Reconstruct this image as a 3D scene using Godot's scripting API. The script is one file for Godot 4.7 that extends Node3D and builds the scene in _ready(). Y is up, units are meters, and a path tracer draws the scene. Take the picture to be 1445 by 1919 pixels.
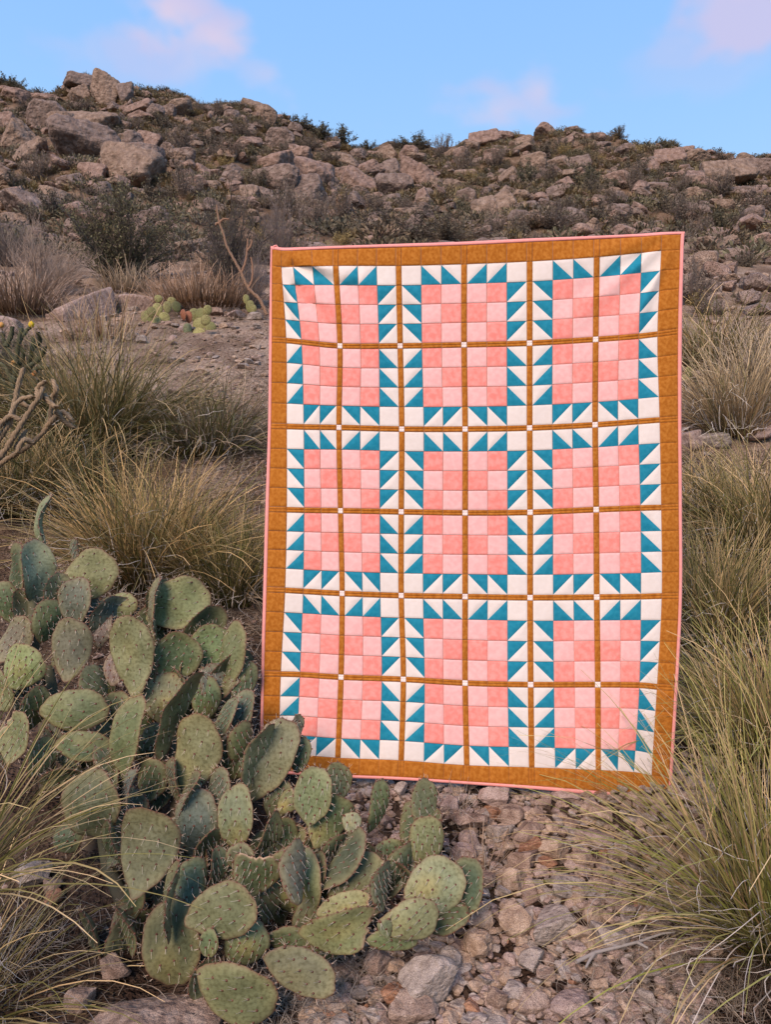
extends Node3D
# Desert hillside at dusk: a patchwork quilt hangs upright among prickly pear, bunch grass and granite rubble.
# Units are metres; the camera looks along -Z.  Measured outlines are given in photo pixels and laid out at real depths.

const F := 1477.0
const CX := 722.5
const CY := 959.5
const EYE := Vector3(0, 1.4, 0)

var rng := RandomNumberGenerator.new()
var n_fine := FastNoiseLite.new()
var n_mid := FastNoiseLite.new()
var n_hill := FastNoiseLite.new()
var n_tone := FastNoiseLite.new()
var taken := {}
var mats := {}

# ---------------------------------------------------------------- geometry collector
class Geo:
	var v := PackedVector3Array()
	var n := PackedVector3Array()
	var c := PackedColorArray()
	var uv := PackedVector2Array()
	var ix := PackedInt32Array()
	var use_uv := false

	func vert(p: Vector3, nn: Vector3, col: Color) -> int:
		v.append(p)
		n.append(nn)
		c.append(col)
		return v.size() - 1

	func tri(a: int, b: int, d: int) -> void:
		ix.append(a)
		ix.append(b)
		ix.append(d)

	func tube(p: PackedVector3Array, r0: float, r1: float, sides: int, c0: Color, c1: Color) -> void:
		var m := p.size()
		var first := v.size()
		var side := Vector3.ZERO
		for k in m:
			var t := (p[mini(k + 1, m - 1)] - p[maxi(k - 1, 0)]).normalized()
			if k == 0:
				side = t.cross(Vector3(0.31, 0.2, 0.93)).normalized()
			else:
				side = (side - t * side.dot(t)).normalized()
			var up := t.cross(side)
			var f := float(k) / (m - 1)
			var r := lerpf(r0, r1, f)
			var col := c0.lerp(c1, f)
			for j in sides:
				var a := TAU * j / sides
				var d := side * cos(a) + up * sin(a)
				vert(p[k] + d * r, d, col)
		for k in m - 1:
			for j in sides:
				var a := first + k * sides + j
				var b := first + k * sides + (j + 1) % sides
				tri(a, b, a + sides)
				tri(b, b + sides, a + sides)

	func ribbon(p: PackedVector3Array, w: float, side: Vector3, c0: Color, c1: Color) -> void:
		var m := p.size()
		var first := v.size()
		for k in m:
			var t := (p[mini(k + 1, m - 1)] - p[maxi(k - 1, 0)]).normalized()
			var s := (side - t * side.dot(t)).normalized()
			var nn := t.cross(s)
			var f := float(k) / (m - 1)
			var ww := w * (1.0 - 0.75 * f * f)
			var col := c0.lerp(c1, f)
			vert(p[k] - s * ww * 0.5, (nn - s * 0.5).normalized(), col)
			vert(p[k] + s * ww * 0.5, (nn + s * 0.5).normalized(), col)
		for k in m - 1:
			var a := first + k * 2
			tri(a, a + 1, a + 2)
			tri(a + 1, a + 3, a + 2)

	func leaf(p: Vector3, d: Vector3, side: Vector3, l: float, w: float, col: Color) -> void:
		var nn := d.cross(side).normalized()
		var a := vert(p, nn, col)
		vert(p + d * l * 0.5 + side * w * 0.5, nn, col)
		vert(p + d * l * 0.5 - side * w * 0.5, nn, col)
		vert(p + d * l, nn, col)
		tri(a, a + 1, a + 2)
		tri(a + 1, a + 3, a + 2)

	func cone(p: Vector3, d: Vector3, r: float, l: float, c0: Color, c1: Color) -> void:
		var s := d.cross(Vector3(0.3, 0.5, 0.81)).normalized()
		var u := d.cross(s)
		var a := v.size()
		for j in 3:
			var o := s * cos(TAU * j / 3.0) + u * sin(TAU * j / 3.0)
			vert(p + o * r, o, c0)
		for j in 3:
			var o := s * cos(TAU * j / 3.0) + u * sin(TAU * j / 3.0)
			vert(p + d * l + o * r * 0.3, o, c1)
		for j in 3:
			var k := (j + 1) % 3
			tri(a + j, a + k, a + 3 + j)
			tri(a + k, a + 3 + k, a + 3 + j)

	func bump(p: Vector3, d: Vector3, r: float, h: float, col: Color) -> void:
		var s := d.cross(Vector3(0.3, 0.5, 0.81)).normalized()
		var u := d.cross(s)
		var a := v.size()
		for j in 5:
			var o := s * cos(TAU * j / 5.0) + u * sin(TAU * j / 5.0)
			vert(p + o * r, (o + d * 0.4).normalized(), col)
		vert(p + d * h, d, col)
		for j in 5:
			tri(a + j, a + (j + 1) % 5, a + 5)

	func soften() -> void:
		n.resize(v.size())
		n.fill(Vector3.ZERO)
		for k in range(0, ix.size(), 3):
			var fn := (v[ix[k + 2]] - v[ix[k]]).cross(v[ix[k + 1]] - v[ix[k]])
			for j in 3:
				n[ix[k + j]] += fn
		for k in n.size():
			n[k] = n[k].normalized()

	func made() -> ArrayMesh:
		for k in range(0, ix.size(), 3):
			var a := ix[k]
			var b := ix[k + 1]
			var d := ix[k + 2]
			if (v[b] - v[a]).cross(v[d] - v[a]).dot(n[a] + n[b] + n[d]) > 0.0:
				ix[k + 1] = d
				ix[k + 2] = b
		var arr := []
		arr.resize(Mesh.ARRAY_MAX)
		arr[Mesh.ARRAY_VERTEX] = v
		arr[Mesh.ARRAY_NORMAL] = n
		if c.size() == v.size():
			arr[Mesh.ARRAY_COLOR] = c
		arr[Mesh.ARRAY_INDEX] = ix
		var m := ArrayMesh.new()
		m.add_surface_from_arrays(Mesh.PRIMITIVE_TRIANGLES, arr)
		return m

# ---------------------------------------------------------------- naming
func numbered(parent: Node, called: String) -> String:
	var key := str(parent.get_instance_id()) + called
	var k: int = taken.get(key, 0)
	taken[key] = k + 1
	return called if k == 0 else "%s_%03d" % [called, k]

func base(called: String, label: String, category: String, at: Vector3, group := "") -> Node3D:
	var o := Node3D.new()
	o.name = numbered(self, called)
	add_child(o, true)
	o.position = at
	tag(o, label, category, group)
	return o

func tag(o: Node3D, label: String, category: String, group := "") -> void:
	if label != "":
		o.set_meta("label", label)
	if category != "":
		o.set_meta("category", category)
	if group != "":
		o.set_meta("group", group)

func part(called: String, mesh: Mesh, m: Material, parent: Node, stuff := false) -> MeshInstance3D:
	var o := MeshInstance3D.new()
	o.mesh = mesh
	o.material_override = m
	o.name = numbered(parent, called)
	parent.add_child(o, true)
	if stuff:
		o.set_meta("kind", "stuff")
	return o

func copy_of(proto: Node3D, called: String, label: String, group: String, t: Transform3D) -> Node3D:
	var o: Node3D = proto.duplicate()
	o.name = numbered(self, called)
	add_child(o, true)
	o.transform = t
	o.set_meta("label", label)
	o.set_meta("group", group)
	return o

# ---------------------------------------------------------------- materials
func lin(r: float, g: float, b: float) -> Color:
	return Color(r, g, b).linear_to_srgb()

func noise_tex(freq: float, oct: int, cols: Array, offs: Array, sd: int, size := 512, kind := FastNoiseLite.TYPE_SIMPLEX_SMOOTH) -> NoiseTexture2D:
	var nz := FastNoiseLite.new()
	nz.noise_type = kind
	nz.seed = sd
	nz.frequency = freq
	nz.fractal_octaves = oct
	if kind == FastNoiseLite.TYPE_CELLULAR:
		nz.cellular_return_type = FastNoiseLite.RETURN_CELL_VALUE
	var t := NoiseTexture2D.new()
	t.width = size
	t.height = size
	t.seamless = true
	t.noise = nz
	if cols.size():
		var g := Gradient.new()
		g.offsets = PackedFloat32Array(offs)
		g.colors = PackedColorArray(cols)
		t.color_ramp = g
	return t

func rock_mat(key: String, a: Color, b: Color, dark: Color, tile: float, relief: float, sd: int) -> StandardMaterial3D:
	var m := StandardMaterial3D.new()
	m.resource_name = key
	m.albedo_texture = noise_tex(0.012, 5, [dark, a.lerp(dark, 0.35), a, b, b.lightened(0.12)], [0.0, 0.28, 0.46, 0.68, 1.0], sd, 512)
	m.uv1_triplanar = true
	m.uv1_world_triplanar = true
	m.uv1_scale = Vector3.ONE / tile
	m.roughness = 0.92
	m.metallic_specular = 0.25
	m.heightmap_enabled = true
	m.heightmap_texture = mats.grain_height
	m.heightmap_scale = relief
	m.detail_enabled = true
	m.detail_blend_mode = BaseMaterial3D.BLEND_MODE_MUL
	m.detail_albedo = mats.speckle
	m.detail_uv_layer = BaseMaterial3D.DETAIL_UV_2
	m.uv2_triplanar = true
	m.uv2_world_triplanar = true
	m.uv2_scale = Vector3.ONE / (tile * 0.37)
	mats[key] = m
	return m

func plant_mat(key: String, through: float, rough := 0.75) -> StandardMaterial3D:
	var m := StandardMaterial3D.new()
	m.resource_name = key
	m.vertex_color_use_as_albedo = true
	m.roughness = rough
	m.metallic_specular = 0.3
	if through > 0.0:
		m.backlight_enabled = true
		m.backlight = Color(through, through, through)
	mats[key] = m
	return m

func cloth_mat(key: String, lo: Color, hi: Color, sd: int, tile := 0.22) -> StandardMaterial3D:
	var m := StandardMaterial3D.new()
	m.resource_name = key
	m.albedo_texture = noise_tex(0.016, 5, [lo, lo.lerp(hi, 0.5), hi], [0.22, 0.5, 0.78], sd, 512)
	m.uv1_triplanar = true
	m.uv1_world_triplanar = true
	m.uv1_scale = Vector3.ONE / tile
	m.roughness = 0.95
	m.metallic_specular = 0.15
	m.heightmap_enabled = true
	m.heightmap_texture = mats.crumple
	m.heightmap_scale = 0.035
	m.rim_enabled = true
	m.rim = 0.15
	mats[key] = m
	return m

func make_materials() -> void:
	mats.grain_height = noise_tex(0.02, 6, [], [], 5, 512)
	mats.crumple = noise_tex(0.014, 4, [], [], 15, 512)
	mats.speckle = noise_tex(0.075, 4, [Color(0.45, 0.42, 0.4), Color(0.8, 0.78, 0.76), Color(0.97, 0.96, 0.95), Color(1.0, 0.97, 0.94)], [0.24, 0.42, 0.55, 0.8], 9, 512)
	# hill granite, then loose rubble in five casts
	rock_mat("granite_pink", lin(0.33, 0.235, 0.195), lin(0.44, 0.33, 0.28), lin(0.15, 0.115, 0.095), 2.6, 9.0, 21)
	rock_mat("granite_tan", lin(0.31, 0.23, 0.18), lin(0.42, 0.325, 0.26), lin(0.135, 0.11, 0.09), 2.2, 9.0, 22)
	rock_mat("granite_grey", lin(0.26, 0.2, 0.175), lin(0.36, 0.29, 0.255), lin(0.12, 0.105, 0.095), 2.4, 9.0, 23)
	rock_mat("stone_brown", lin(0.33, 0.245, 0.2), lin(0.46, 0.36, 0.3), lin(0.14, 0.1, 0.085), 0.34, 0.9, 31)
	rock_mat("stone_tan", lin(0.48, 0.37, 0.285), lin(0.6, 0.48, 0.385), lin(0.24, 0.165, 0.12), 0.3, 0.9, 32)
	rock_mat("stone_grey", lin(0.43, 0.38, 0.345), lin(0.58, 0.52, 0.48), lin(0.2, 0.17, 0.155), 0.28, 0.9, 33)
	rock_mat("stone_red", lin(0.38, 0.205, 0.13), lin(0.5, 0.3, 0.2), lin(0.18, 0.095, 0.065), 0.3, 0.9, 34)
	rock_mat("stone_pink", lin(0.43, 0.335, 0.3), lin(0.56, 0.45, 0.41), lin(0.2, 0.145, 0.13), 0.32, 0.9, 35)
	plant_mat("blade", 0.0, 0.55)
	plant_mat("twig", 0.0, 0.9)
	plant_mat("leaf", 0.3, 0.8)
	var pad := plant_mat("pad", 0.0, 0.62)
	pad.metallic_specular = 0.35
	pad.heightmap_enabled = true
	pad.heightmap_texture = mats.crumple
	pad.heightmap_scale = 0.14
	pad.uv1_triplanar = true
	pad.uv1_world_triplanar = true
	pad.uv1_scale = Vector3.ONE / 0.16
	pad.albedo_texture = noise_tex(0.02, 5, [Color(0.78, 0.77, 0.74), Color(0.95, 0.95, 0.95), Color(1, 1, 1)], [0.2, 0.5, 0.8], 61, 512)
	plant_mat("spine", 0.1, 0.5)
	# cloth
	cloth_mat("cream_cloth", lin(0.70, 0.635, 0.59), lin(0.73, 0.67, 0.63), 41)
	cloth_mat("teal_cloth", lin(0.012, 0.19, 0.29), lin(0.022, 0.235, 0.345), 42)
	cloth_mat("light_pink_cloth", lin(0.77, 0.42, 0.405), lin(0.79, 0.49, 0.47), 43)
	cloth_mat("deep_pink_cloth", lin(0.79, 0.24, 0.205), lin(0.81, 0.335, 0.295), 44)
	cloth_mat("rust_cloth", lin(0.33, 0.108, 0.013), lin(0.46, 0.18, 0.031), 45, 0.16)
	cloth_mat("binding_cloth", lin(0.78, 0.31, 0.28), lin(0.8, 0.35, 0.32), 46)
	cloth_mat("white_cloth", lin(0.78, 0.66, 0.63), lin(0.82, 0.72, 0.68), 47)
	# soil
	var s := StandardMaterial3D.new()
	s.resource_name = "soil"
	s.vertex_color_use_as_albedo = true
	s.albedo_texture = noise_tex(0.03, 6, [Color(0.62, 0.59, 0.57), Color(0.84, 0.82, 0.8), Color(0.96, 0.95, 0.93), Color(1, 1, 1)], [0.15, 0.4, 0.6, 0.85], 51, 1024)
	s.uv1_triplanar = true
	s.uv1_world_triplanar = true
	s.uv1_scale = Vector3.ONE / 1.3
	s.roughness = 1.0
	s.metallic_specular = 0.1
	s.heightmap_enabled = true
	s.heightmap_texture = noise_tex(0.06, 5, [], [], 52, 1024)
	s.heightmap_scale = 3.0
	s.detail_enabled = true
	s.detail_blend_mode = BaseMaterial3D.BLEND_MODE_MUL
	s.detail_albedo = noise_tex(0.02, 5, [Color(0.74, 0.71, 0.69), Color(0.9, 0.89, 0.87), Color(1, 1, 1)], [0.25, 0.5, 0.75], 53, 512)
	s.detail_uv_layer = BaseMaterial3D.DETAIL_UV_2
	s.uv2_triplanar = true
	s.uv2_world_triplanar = true
	s.uv2_scale = Vector3.ONE / 6.5
	mats.soil = s

# ---------------------------------------------------------------- terrain
const PD := [0.5, 1.0, 1.5, 2.1, 2.85, 4.0, 5.2, 7.0, 9.0, 12.0, 17.0, 25.0]
const PY := [5000.0, 3027.0, 2318.0, 1919.0, 1500.0, 1165.0, 910.0, 705.0, 600.0, 520.0, 450.0, 385.0]
const RX := [-900.0, -300.0, 0.0, 60.0, 110.0, 170.0, 260.0, 330.0, 400.0, 460.0, 520.0, 580.0, 640.0, 690.0, 740.0, 800.0, 850.0, 930.0, 975.0, 1010.0, 1080.0, 1130.0, 1180.0, 1250.0, 1330.0, 1400.0, 1445.0, 1800.0, 2400.0]
const RY := [260.0, 200.0, 160.0, 174.0, 166.0, 156.0, 164.0, 176.0, 194.0, 200.0, 225.0, 250.0, 268.0, 279.0, 281.0, 273.0, 268.0, 268.0, 252.0, 250.0, 248.0, 258.0, 266.0, 278.0, 294.0, 306.0, 309.0, 330.0, 420.0]

func table(xs: Array, ys: Array, x: float) -> float:
	var m := xs.size()
	if x <= xs[0]:
		return ys[0]
	for k in m - 1:
		if x < xs[k + 1]:
			var f: float = (x - xs[k]) / (xs[k + 1] - xs[k])
			return cubic_interpolate(ys[k], ys[k + 1], ys[maxi(k - 1, 0)], ys[mini(k + 2, m - 1)], f) if k > 0 and xs == PD else lerpf(ys[k], ys[k + 1], f)
	return ys[m - 1]

var prof := PackedFloat32Array()
var ridge_cache := PackedFloat32Array()

func prepare_terrain() -> void:
	n_fine.seed = 3
	n_fine.frequency = 3.2
	n_fine.fractal_octaves = 3
	n_mid.seed = 4
	n_mid.frequency = 0.8
	n_hill.seed = 5
	n_hill.frequency = 0.16
	n_hill.fractal_octaves = 4
	n_tone.seed = 6
	n_tone.frequency = 1.0
	n_tone.fractal_octaves = 4
	for k in 850:
		var d := 0.5 + k * 0.02
		var y := table(PD, PY, d)
		prof.append(EYE.y + (CY - y) / F * d if d >= 1.0 else 0.0)
	for k in 331:
		var s := 0.0
		for j in 5:
			s += table(RX, RY, -900.0 + k * 10.0 + (j - 2) * 8.0)
		ridge_cache.append(s / 5.0)

func ridge_y(px: float) -> float:
	var f := clampf((px + 900.0) / 10.0, 0.0, 329.0)
	return lerpf(ridge_cache[int(f)], ridge_cache[int(f) + 1], f - int(f))

func ridge_d(px: float) -> float:
	return 58.0 + 8.0 * smoothstep(450.0, 800.0, px) - 6.0 * smoothstep(900.0, 1400.0, px)

func smooth_ground(x: float, z: float) -> float:
	var d := -z
	if d < 1.0:
		return 0.0 if d > 0.0 else -16.0 * (1.0 - exp(d * 0.35 / 16.0))
	if d < 17.0:
		var f := (d - 0.5) / 0.02
		var k := mini(int(f), 848)
		return lerpf(prof[k], prof[k + 1], f - k)
	var px := clampf(CX + F * x / d, -900.0, 2400.0)
	var rd := ridge_d(px)
	var ry := ridge_y(px)
	var q := (d - 17.0) / (rd - 17.0)
	if q <= 1.0:
		var y := lerpf(450.0, ry, q)
		return EYE.y + (CY - y) / F * d
	var top := EYE.y + (CY - ry) / F * rd
	return maxf(top - (d - rd) * 0.3 - (d - rd) * (d - rd) * 0.004, -8.0)

func ground(x: float, z: float) -> float:
	var h := smooth_ground(x, z)
	var d := -z
	if d < 0.0 or d > 140.0:
		return h
	var far := smoothstep(7.0, 28.0, d)
	h += (1.0 - far) * (0.022 * n_fine.get_noise_2d(x, z) + 0.06 * n_mid.get_noise_2d(x, z))
	if far > 0.0:
		h += far * (0.95 * n_hill.get_noise_2d(x, z) + 0.25 * n_mid.get_noise_2d(x * 0.6, z * 0.6))
	return h

# depth at which the ground is met along the sight line of a measured point
func depth_of(px: float, py: float, from := 1.6) -> float:
	var d := from
	while d < 75.0:
		var x := (px - CX) / F * d
		if CY - (ground(x, -d) - EYE.y) / d * F <= py:
			return d
		d *= 1.006
	return 60.0

func at(px: float, py: float, d: float) -> Vector3:
	return EYE + Vector3((px - CX) / F * d, (CY - py) / F * d, -d)

func foot(px: float, py: float) -> Vector3:
	var d := depth_of(px, py)
	var x := (px - CX) / F * d
	return Vector3(x, ground(x, -d), -d)

func build_ground() -> void:
	var rows := PackedFloat32Array()
	for r in [-900.0, -500.0, -250.0, -120.0, -60.0, -30.0, -15.0, -7.0, -3.0, -1.0, 0.0, 0.5, 0.8]:
		rows.append(r)
	var d := 1.0
	while d < 90.0:
		rows.append(d)
		d *= 1.0125
	for r in [100.0, 120.0, 150.0, 250.0, 500.0, 900.0]:
		rows.append(r)
	var cols := PackedFloat32Array()
	for c in [-90.0, -30.0, -10.0, -5.0, -3.0, -2.0, -1.4, -1.1, -0.9, -0.75, -0.65]:
		cols.append(c)
	var c := -0.58
	while c <= 0.581:
		cols.append(c)
		c += 0.0062
	for k in 11:
		cols.append(-cols[10 - k])
	var g := Geo.new()
	var nc := cols.size()
	for r in rows:
		for cc in cols:
			var x := cc * maxf(absf(r), 3.0)
			var y := ground(x, -r)
			var t := n_tone.get_noise_2d(x * 0.5, -r * 0.5) * 0.5 + 0.5
			var t2 := n_tone.get_noise_2d(x * 2.1 + 40.0, -r * 2.1) * 0.5 + 0.5
			var near := Color(0.07, 0.051, 0.042).lerp(Color(0.15, 0.108, 0.085), t)  # dark brown near soil, deepened further in colour for shade between stones
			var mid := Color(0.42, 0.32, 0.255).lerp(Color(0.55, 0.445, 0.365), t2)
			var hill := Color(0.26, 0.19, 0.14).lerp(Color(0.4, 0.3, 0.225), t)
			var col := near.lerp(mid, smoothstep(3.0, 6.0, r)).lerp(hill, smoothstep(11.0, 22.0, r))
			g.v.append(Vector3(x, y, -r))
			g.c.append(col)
	for k in rows.size() - 1:
		for j in nc - 1:
			var a := k * nc + j
			g.tri(a, a + nc, a + 1)
			g.tri(a + 1, a + nc, a + nc + 1)
	g.soften()
	for k in g.n.size():
		if g.n[k].y < 0.0:
			g.n[k] = -g.n[k]
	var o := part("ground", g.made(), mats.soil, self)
	o.set_meta("kind", "structure")
	o.set_meta("label", "stony reddish brown desert hillside rising to the skyline")

# ---------------------------------------------------------------- rocks
var ico := {}

func icosphere(level: int) -> Array:
	if ico.has(level):
		return ico[level]
	var t := (1.0 + sqrt(5.0)) / 2.0
	var v := PackedVector3Array()
	for p in [Vector3(-1, t, 0), Vector3(1, t, 0), Vector3(-1, -t, 0), Vector3(1, -t, 0), Vector3(0, -1, t), Vector3(0, 1, t), Vector3(0, -1, -t), Vector3(0, 1, -t), Vector3(t, 0, -1), Vector3(t, 0, 1), Vector3(-t, 0, -1), Vector3(-t, 0, 1)]:
		v.append(p.normalized())
	var f := PackedInt32Array([0, 11, 5, 0, 5, 1, 0, 1, 7, 0, 7, 10, 0, 10, 11, 1, 5, 9, 5, 11, 4, 11, 10, 2, 10, 7, 6, 7, 1, 8, 3, 9, 4, 3, 4, 2, 3, 2, 6, 3, 6, 8, 3, 8, 9, 4, 9, 5, 2, 4, 11, 6, 2, 10, 8, 6, 7, 9, 8, 1])
	for l in level:
		var halves := {}
		var nf := PackedInt32Array()
		for k in range(0, f.size(), 3):
			var m := [0, 0, 0]
			for j in 3:
				var a := f[k + j]
				var b := f[k + (j + 1) % 3]
				var key := mini(a, b) * 100000 + maxi(a, b)
				if not halves.has(key):
					v.append(((v[a] + v[b]) * 0.5).normalized())
					halves[key] = v.size() - 1
				m[j] = halves[key]
			nf.append_array(PackedInt32Array([f[k], m[0], m[2], f[k + 1], m[1], m[0], f[k + 2], m[2], m[1], m[0], m[1], m[2]]))
		f = nf
	ico[level] = [v, f]
	return ico[level]

# a block of stone: faces cut by planes, joined with rounded or sharp arrises, roughened, then fitted into a unit box
func rock(sd: int, level: int, cuts: int, sharp: float, rough: float, crack := 0.0, wild := 0.45, broken := false) -> ArrayMesh:
	var r := RandomNumberGenerator.new()
	r.seed = sd
	var nz := FastNoiseLite.new()
	nz.seed = sd
	nz.frequency = 1.0
	nz.fractal_octaves = 4
	var pn := []
	var pd := []
	for k in cuts:
		var dir := Vector3(r.randf_range(-1, 1), r.randf_range(-1, 1), r.randf_range(-1, 1)).normalized()
		if k < 6:
			dir = ([Vector3.UP, Vector3.DOWN, Vector3.LEFT, Vector3.RIGHT, Vector3.FORWARD, Vector3.BACK][k] as Vector3)
			dir = (dir + Vector3(r.randf_range(-1, 1), r.randf_range(-1, 1), r.randf_range(-1, 1)) * wild).normalized()
		pn.append(dir)
		pd.append(r.randf_range(0.62 if wild < 0.5 else 0.5, 1.0))
	var base_mesh := icosphere(level)
	var g := Geo.new()
	var lo := Vector3.ONE * 9.0
	var hi := -lo
	var crack_n := Vector3(r.randf_range(-1, 1), r.randf_range(-0.3, 0.3), r.randf_range(-1, 1)).normalized()
	for dir: Vector3 in base_mesh[0]:
		var s := pow(1.25, -sharp)
		for k in cuts:
			var dn: float = dir.dot(pn[k])
			if dn > 0.08:
				s += pow(pd[k] / dn, -sharp)
		var rad := pow(s, -1.0 / sharp)
		rad *= 1.0 + rough * nz.get_noise_3dv(dir * 1.6) + rough * 0.45 * nz.get_noise_3dv(dir * 5.0 + Vector3(9, 2, 4)) + rough * 0.3 * nz.get_noise_3dv(dir * 13.0)
		if crack > 0.0:
			var e := absf(dir.dot(crack_n) - 0.15 + 0.12 * nz.get_noise_3dv(dir * 2.5))
			rad *= 1.0 - crack * exp(-e * e * 900.0)
		var p := dir * rad
		lo = lo.min(p)
		hi = hi.max(p)
		g.v.append(p)
	for k in g.v.size():
		g.v[k] = (g.v[k] - (lo + hi) * 0.5) / (hi - lo)
	g.ix = base_mesh[1].duplicate()
	if broken:
		var f := Geo.new()
		for k in g.ix:
			f.v.append(g.v[k])
			f.ix.append(f.v.size() - 1)
		g = f
	g.soften()
	for k in g.n.size():
		if g.n[k].dot(g.v[k]) < 0.0 and k == 0:
			for j in g.n.size():
				g.n[j] = -g.n[j]
	return g.made()

func put_rock(called: String, mesh: Mesh, m: Material, pos: Vector3, size: Vector3, yaw: float, tilt: float, label: String, category: String, group: String) -> MeshInstance3D:
	var o := part(called, mesh, m, self)
	o.transform = Transform3D(Basis(Vector3(0, 0, 1), tilt) * Basis(Vector3.UP, yaw) * Basis.from_scale(size), pos)
	tag(o, label, category, group)
	return o

var boulders := []
var stones := []
var pebbles := []

# measured boulders: centre, width and height in photo pixels
const BOULDERS := [
	[152, 277, 104, 74, "largest rounded boulder on the left hill, split by a dark crack"], [164, 232, 100, 46, "broad boulder lying just above the largest left hill boulder"],
	[30, 267, 72, 56, "bulky boulder at the left edge beside the largest boulder"], [82, 232, 56, 46, ""], [115, 242, 44, 52, ""],
	[194, 172, 50, 62, "tall pale block crowning the left hill"], [230, 177, 30, 42, "narrow upright block right of the tall crest block"], [149, 180, 44, 37, "round boulder left of the tall crest block"], [154, 158, 68, 26, ""],
	[27, 187, 58, 26, "dark flat slab at the left edge near the crest"], [87, 192, 44, 26, ""], [10, 237, 28, 32, ""], [259, 207, 46, 22, ""], [262, 225, 44, 20, ""], [289, 212, 27, 27, ""], [315, 212, 26, 21, ""],
	[334, 205, 44, 30, "tilted slab perched on the row of blocks below the crest"], [433, 222, 32, 20, ""], [433, 186, 25, 20, "small knob on the left hill's right shoulder"], [471, 197, 37, 25, ""], [493, 220, 42, 32, ""],
	[242, 277, 40, 38, "rounded block leaning right of the largest boulder"], [279, 272, 40, 34, "angular block above the big sloping outcrop"], [269, 304, 68, 52, ""], [250, 324, 96, 70, "big sloping outcrop right of the largest boulder"],
	[207, 302, 47, 37, ""], [55, 292, 62, 42, ""], [521, 269, 48, 40, "lone upright reddish boulder in the middle of the left hill"], [550, 283, 22, 26, ""], [464, 277, 47, 31, "pale flat boulder left of the lone reddish boulder"],
	[501, 314, 90, 40, "long rounded slab above the mid-hill outcrop"], [593, 334, 74, 68, "domed boulder in the middle outcrop with a yellow streak"], [518, 343, 80, 46, ""], [643, 309, 58, 32, ""], [558, 299, 62, 27, ""], [573, 364, 70, 58, ""], [663, 344, 80, 54, ""], [693, 319, 58, 38, ""], [466, 366, 36, 38, ""],
	[132, 344, 46, 30, ""], [174, 332, 46, 36, ""], [192, 362, 30, 36, "small egg shaped boulder below the sloping outcrop"], [47, 390, 96, 44, "wide pale slab at the left edge above the grey brush"], [100, 374, 50, 32, ""], [20, 421, 48, 38, ""], [381, 327, 38, 32, ""], [493, 370, 38, 28, ""],
	[906, 263, 57, 30, "oval boulder on the right hill's skyline"], [855, 263, 44, 22, ""], [986, 239, 35, 28, "dark square block at the top of the right hill"], [948, 258, 28, 20, ""], [1074, 247, 32, 20, ""], [1026, 247, 44, 18, ""], [1116, 250, 36, 16, ""], [1061, 268, 32, 18, ""],
	[732, 320, 44, 38, ""], [768, 328, 34, 48, "upright slab in the outcrop above the quilt's left half"], [793, 336, 34, 42, ""], [813, 350, 18, 40, "dark narrow upright slab ending the middle outcrop"], [740, 352, 66, 46, ""], [795, 376, 34, 38, ""], [918, 303, 22, 22, ""], [1001, 308, 44, 34, ""], [1049, 308, 44, 30, ""], [1086, 310, 38, 28, ""],
	[1357, 330, 100, 46, "large pale sloping slab on the right hill"], [1304, 340, 60, 44, ""], [1252, 298, 54, 34, ""], [1422, 320, 52, 34, ""], [1222, 313, 32, 22, ""], [1385, 366, 58, 28, ""], [1427, 361, 38, 27, ""], [1317, 391, 54, 28, ""], [1415, 413, 42, 38, ""],
	[906, 401, 48, 58, "upright stone like a tooth above the quilt's middle"], [946, 383, 58, 48, ""], [876, 376, 38, 32, ""], [1202, 398, 32, 22, ""], [1112, 381, 32, 17, ""], [1232, 356, 38, 22, ""], [1151, 341, 32, 22, ""], [1214, 361, 27, 17, ""], [780, 296, 42, 22, ""],
	[1322, 501, 50, 48, "squared boulder right of the quilt's top corner"], [1382, 484, 58, 32, ""], [1422, 536, 54, 34, ""], [1367, 506, 32, 22, ""], [725, 391, 18, 22, "small pale stone beside the wide grey bush"], [1343, 512, 46, 30, ""], [1375, 524, 30, 20, ""], [1362, 538, 36, 20, ""], [1340, 541, 24, 24, ""],
	[1421, 583, 50, 26, "pale flat slab at the right edge above the tall grass"], [1405, 560, 40, 18, ""], [1330, 440, 40, 26, ""], [1370, 455, 46, 22, ""], [1430, 455, 40, 26, ""], [960, 330, 46, 26, ""], [1120, 420, 40, 20, ""], [1000, 420, 44, 22, ""], [1050, 360, 50, 22, ""], [870, 330, 40, 24, ""], [1180, 285, 44, 22, ""], [1300, 300, 50, 22, ""], [1400, 304, 44, 20, ""], [700, 292, 30, 16, ""], [620, 280, 34, 18, ""], [400, 250, 40, 22, ""], [360, 262, 30, 20, ""], [340, 300, 44, 28, ""], [430, 320, 40, 24, ""], [400, 350, 36, 24, ""],
]

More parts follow.
